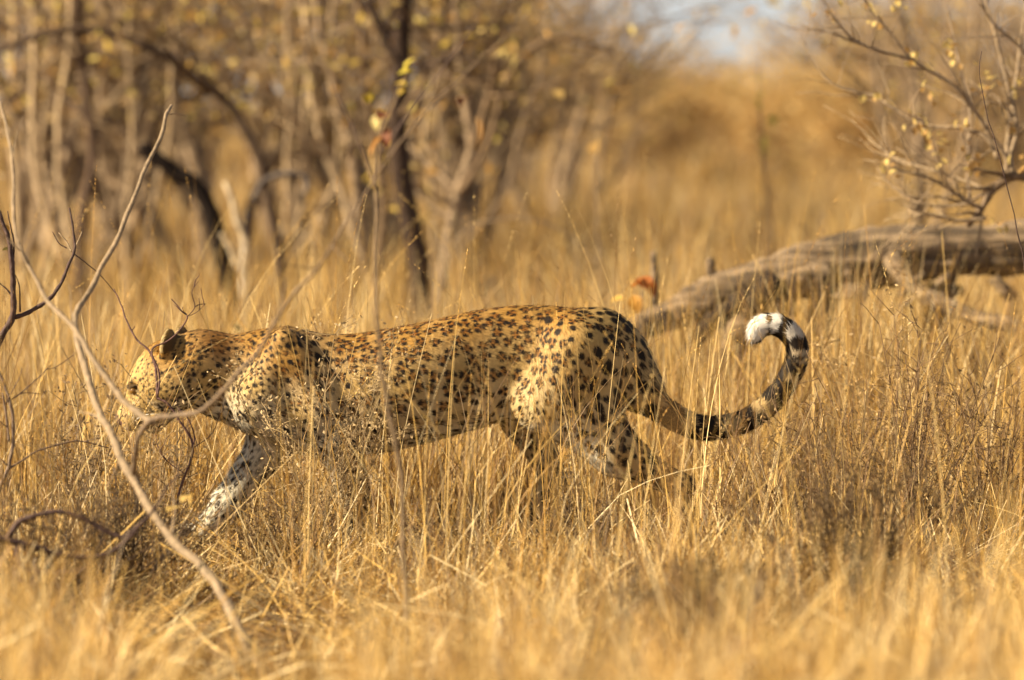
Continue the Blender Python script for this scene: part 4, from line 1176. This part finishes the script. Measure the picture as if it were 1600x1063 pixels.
def front_grass():
    parts = []
    # tufts
    n = 30000
    B, tid, m = clump(n, 34, -7.2, -.10, patch=.42)
    d = B[:, 1] + D0; px_ = 800 + B[:, 0] / d * FPX
    hm = CAMZ - (CAMZ - cover(px_) + near_drop(B[:, 1])) * d / D0
    h = np.clip(hm, .05, .7) * rng.uniform(.3, 1.0, n) * rng.uniform(.5, 1.12, m)[tid]
    h = h * gap(px_, B[:, 1])
    parts.append(blades(B, h, rng.uniform(.0018, .0052, n), np.abs(rng.normal(.55, .75, n)), 4, gcol(n) * rng.uniform(.6, 1.15, (m, 1))[tid]))
    # stiff stems at all angles
    n = 20000
    B, tid, m = clump(n, 8, -6.5, -.05, patch=.2)
    d = B[:, 1] + D0; px_ = 800 + B[:, 0] / d * FPX
    hm = CAMZ - (CAMZ - cover(px_) * 1.1 - .02 + near_drop(B[:, 1])) * d / D0
    tl = np.abs(rng.normal(.3, .6, n))
    parts.append(stems(B, np.minimum(np.clip(hm, .05, .7) * rng.uniform(.5, 1.25, n), .45) * gap(px_, B[:, 1]), rng.uniform(.0018, .0042, n), np.minimum(tl, 1.5), gcol(n, STRAW, .7, 1.2)))
    # long thin straight stems at a slant, before and beside the animal
    n = 820
    B, tid, m = clump(n, 2, -1.9, -.2)
    parts.append(stems(B, rng.uniform(.25, .66, n) * gap(800 + B[:, 0] / (B[:, 1] + D0) * FPX, B[:, 1]), rng.uniform(.0014, .0024, n), np.abs(rng.normal(.1, .38, n)), gcol(n, STRAW[[2, 6, 0, 5, 8, 9]], .8, 1.15), 6))
    # low tangle under and around the animal
    n = 20000
    B, tid, m = clump(n, 16, -2.8, -.05, patch=.3)
    parts.append(stems(B, rng.uniform(.07, .26, n) * gap(800 + B[:, 0] / (B[:, 1] + D0) * FPX, B[:, 1]), rng.uniform(.0014, .0032, n), rng.uniform(.3, 1.35, n), gcol(n, STRAW[[2, 6, 6, 0, 5, 7, 8, 3]], .7, 1.15), 5))
    # lying and broken litter
    n = 30000
    B, tid, m = clump(n, 10, -7.2, .6)
    parts.append(stems(B, rng.uniform(.05, .26, n), rng.uniform(.0016, .0048, n), rng.uniform(1.0, 1.56, n), gcol(n, STRAW, .55, 1.15)))
    # broad dry blades, some snapped over, close to the lens
    n = 6000
    B, tid, m = clump(n, 8, -7.6, -2.2)
    d = B[:, 1] + D0
    h = (CAMZ - (CAMZ + .14) * d / D0) * rng.uniform(.5, 1.15, n) * gap(800 + B[:, 0] / d * FPX, B[:, 1])
    parts.append(blades(B[:4000], h[:4000], rng.uniform(.004, .011, 4000), np.abs(rng.normal(.4, .4, 4000)), 5, gcol(4000, STRAW[:7], .8, 1.15)))
    parts.append(stems(B[4000:], h[4000:], rng.uniform(.004, .010, 2000), np.abs(rng.normal(.7, .5, 2000)), gcol(2000, STRAW[:7], .9, 1.2), 6))
    # snapped straws lying across the tops of the tufts
    n = 2600
    B, tid, m = clump(n, 3, -6.8, -.6, patch=.2)
    d = B[:, 1] + D0
    z = np.clip(CAMZ - (CAMZ + .02 + near_drop(B[:, 1])) * d / D0, .03, .4) * rng.uniform(.3, 1.0, n) * gap(800 + B[:, 0] / d * FPX, B[:, 1])
    parts.append(stems(B, rng.uniform(.08, .34, n), rng.uniform(.0025, .0065, n), rng.uniform(.9, 1.7, n), gcol(n, STRAW[[0, 2, 4, 6, 6, 3]], .85, 1.15), 6, z))
    grass_obj('grass', 'dry golden grass standing in front of the leopard', parts)
    parts = seedheads(560, -2.6, -.1, .35, .85, lambda p: np.interp(p, [0, 400, 560, 800, 950, 1600], [.35, .15, .3, .7, .9, .8]))
    grass_obj('grass_stalks', 'thin dry seed stalks standing in front of the leopard rump and tail', parts)
front_grass()

def back_grass():
    parts = []
    n = 84000
    B, tid, m = clump(n, 36, .25, 9, patch=.10)
    h = rng.uniform(.2, .58, n) * rng.uniform(.6, 1.15, m)[tid]
    px_ = 800 + B[:, 0] / (B[:, 1] + D0) * FPX
    h = np.minimum(h, .38 + .07 * np.maximum(B[:, 1], 0)) * np.where((B[:, 1] < 3.3) & (B[:, 1] > 1.4), np.interp(px_, [1000, 1200], [1, 1.4]), 1) * np.where(B[:, 1] > 2.5, np.interp(px_, [750, 950], [.72, 1]), 1)
    parts.append(blades(B, h, rng.uniform(.0018, .0046, n), np.abs(rng.normal(.30, .36, n)), 4, gcol(n) * rng.uniform(.75, 1.15, (m, 1))[tid]))
    n = 9000
    B, tid, m = clump(n, 8, .25, 7)
    parts.append(stems(B, rng.uniform(.2, .6, n), rng.uniform(.0016, .0036, n), np.abs(rng.normal(.2, .35, n)), gcol(n, STRAW, .7, 1.2)))
    n = 66000
    B, tid, m = clump(n, 40, 9, 34, 1.15, patch=.12)
    px_ = 800 + B[:, 0] / (B[:, 1] + D0) * FPX
    h = rng.uniform(.25, .62, n) * rng.uniform(.6, 1.25, m)[tid] * np.interp(px_, [750, 950], [.78, 1])
    parts.append(blades(B, h, rng.uniform(.004, .009, n), np.abs(rng.normal(.3, .3, n)), 3, gcol(n) * rng.uniform(.7, 1.15, (m, 1))[tid]))
    n = 40000
    B, tid, m = clump(n, 40, 34, 100, 1.1)
    h = rng.uniform(.3, .7, n)
    parts.append(blades(B, h, rng.uniform(.012, .03, n), np.abs(rng.normal(.3, .25, n)), 2, gcol(n, STRAW, .65, 1.0)))
    grass_obj('grass', 'tall dry golden grass of the clearing behind the leopard', parts)
    parts = seedheads(420, .3, 4.5, .55, 1.0)
    grass_obj('grass_stalks', 'tall thin dry seed stalks rising above the leopard back', parts)
back_grass()
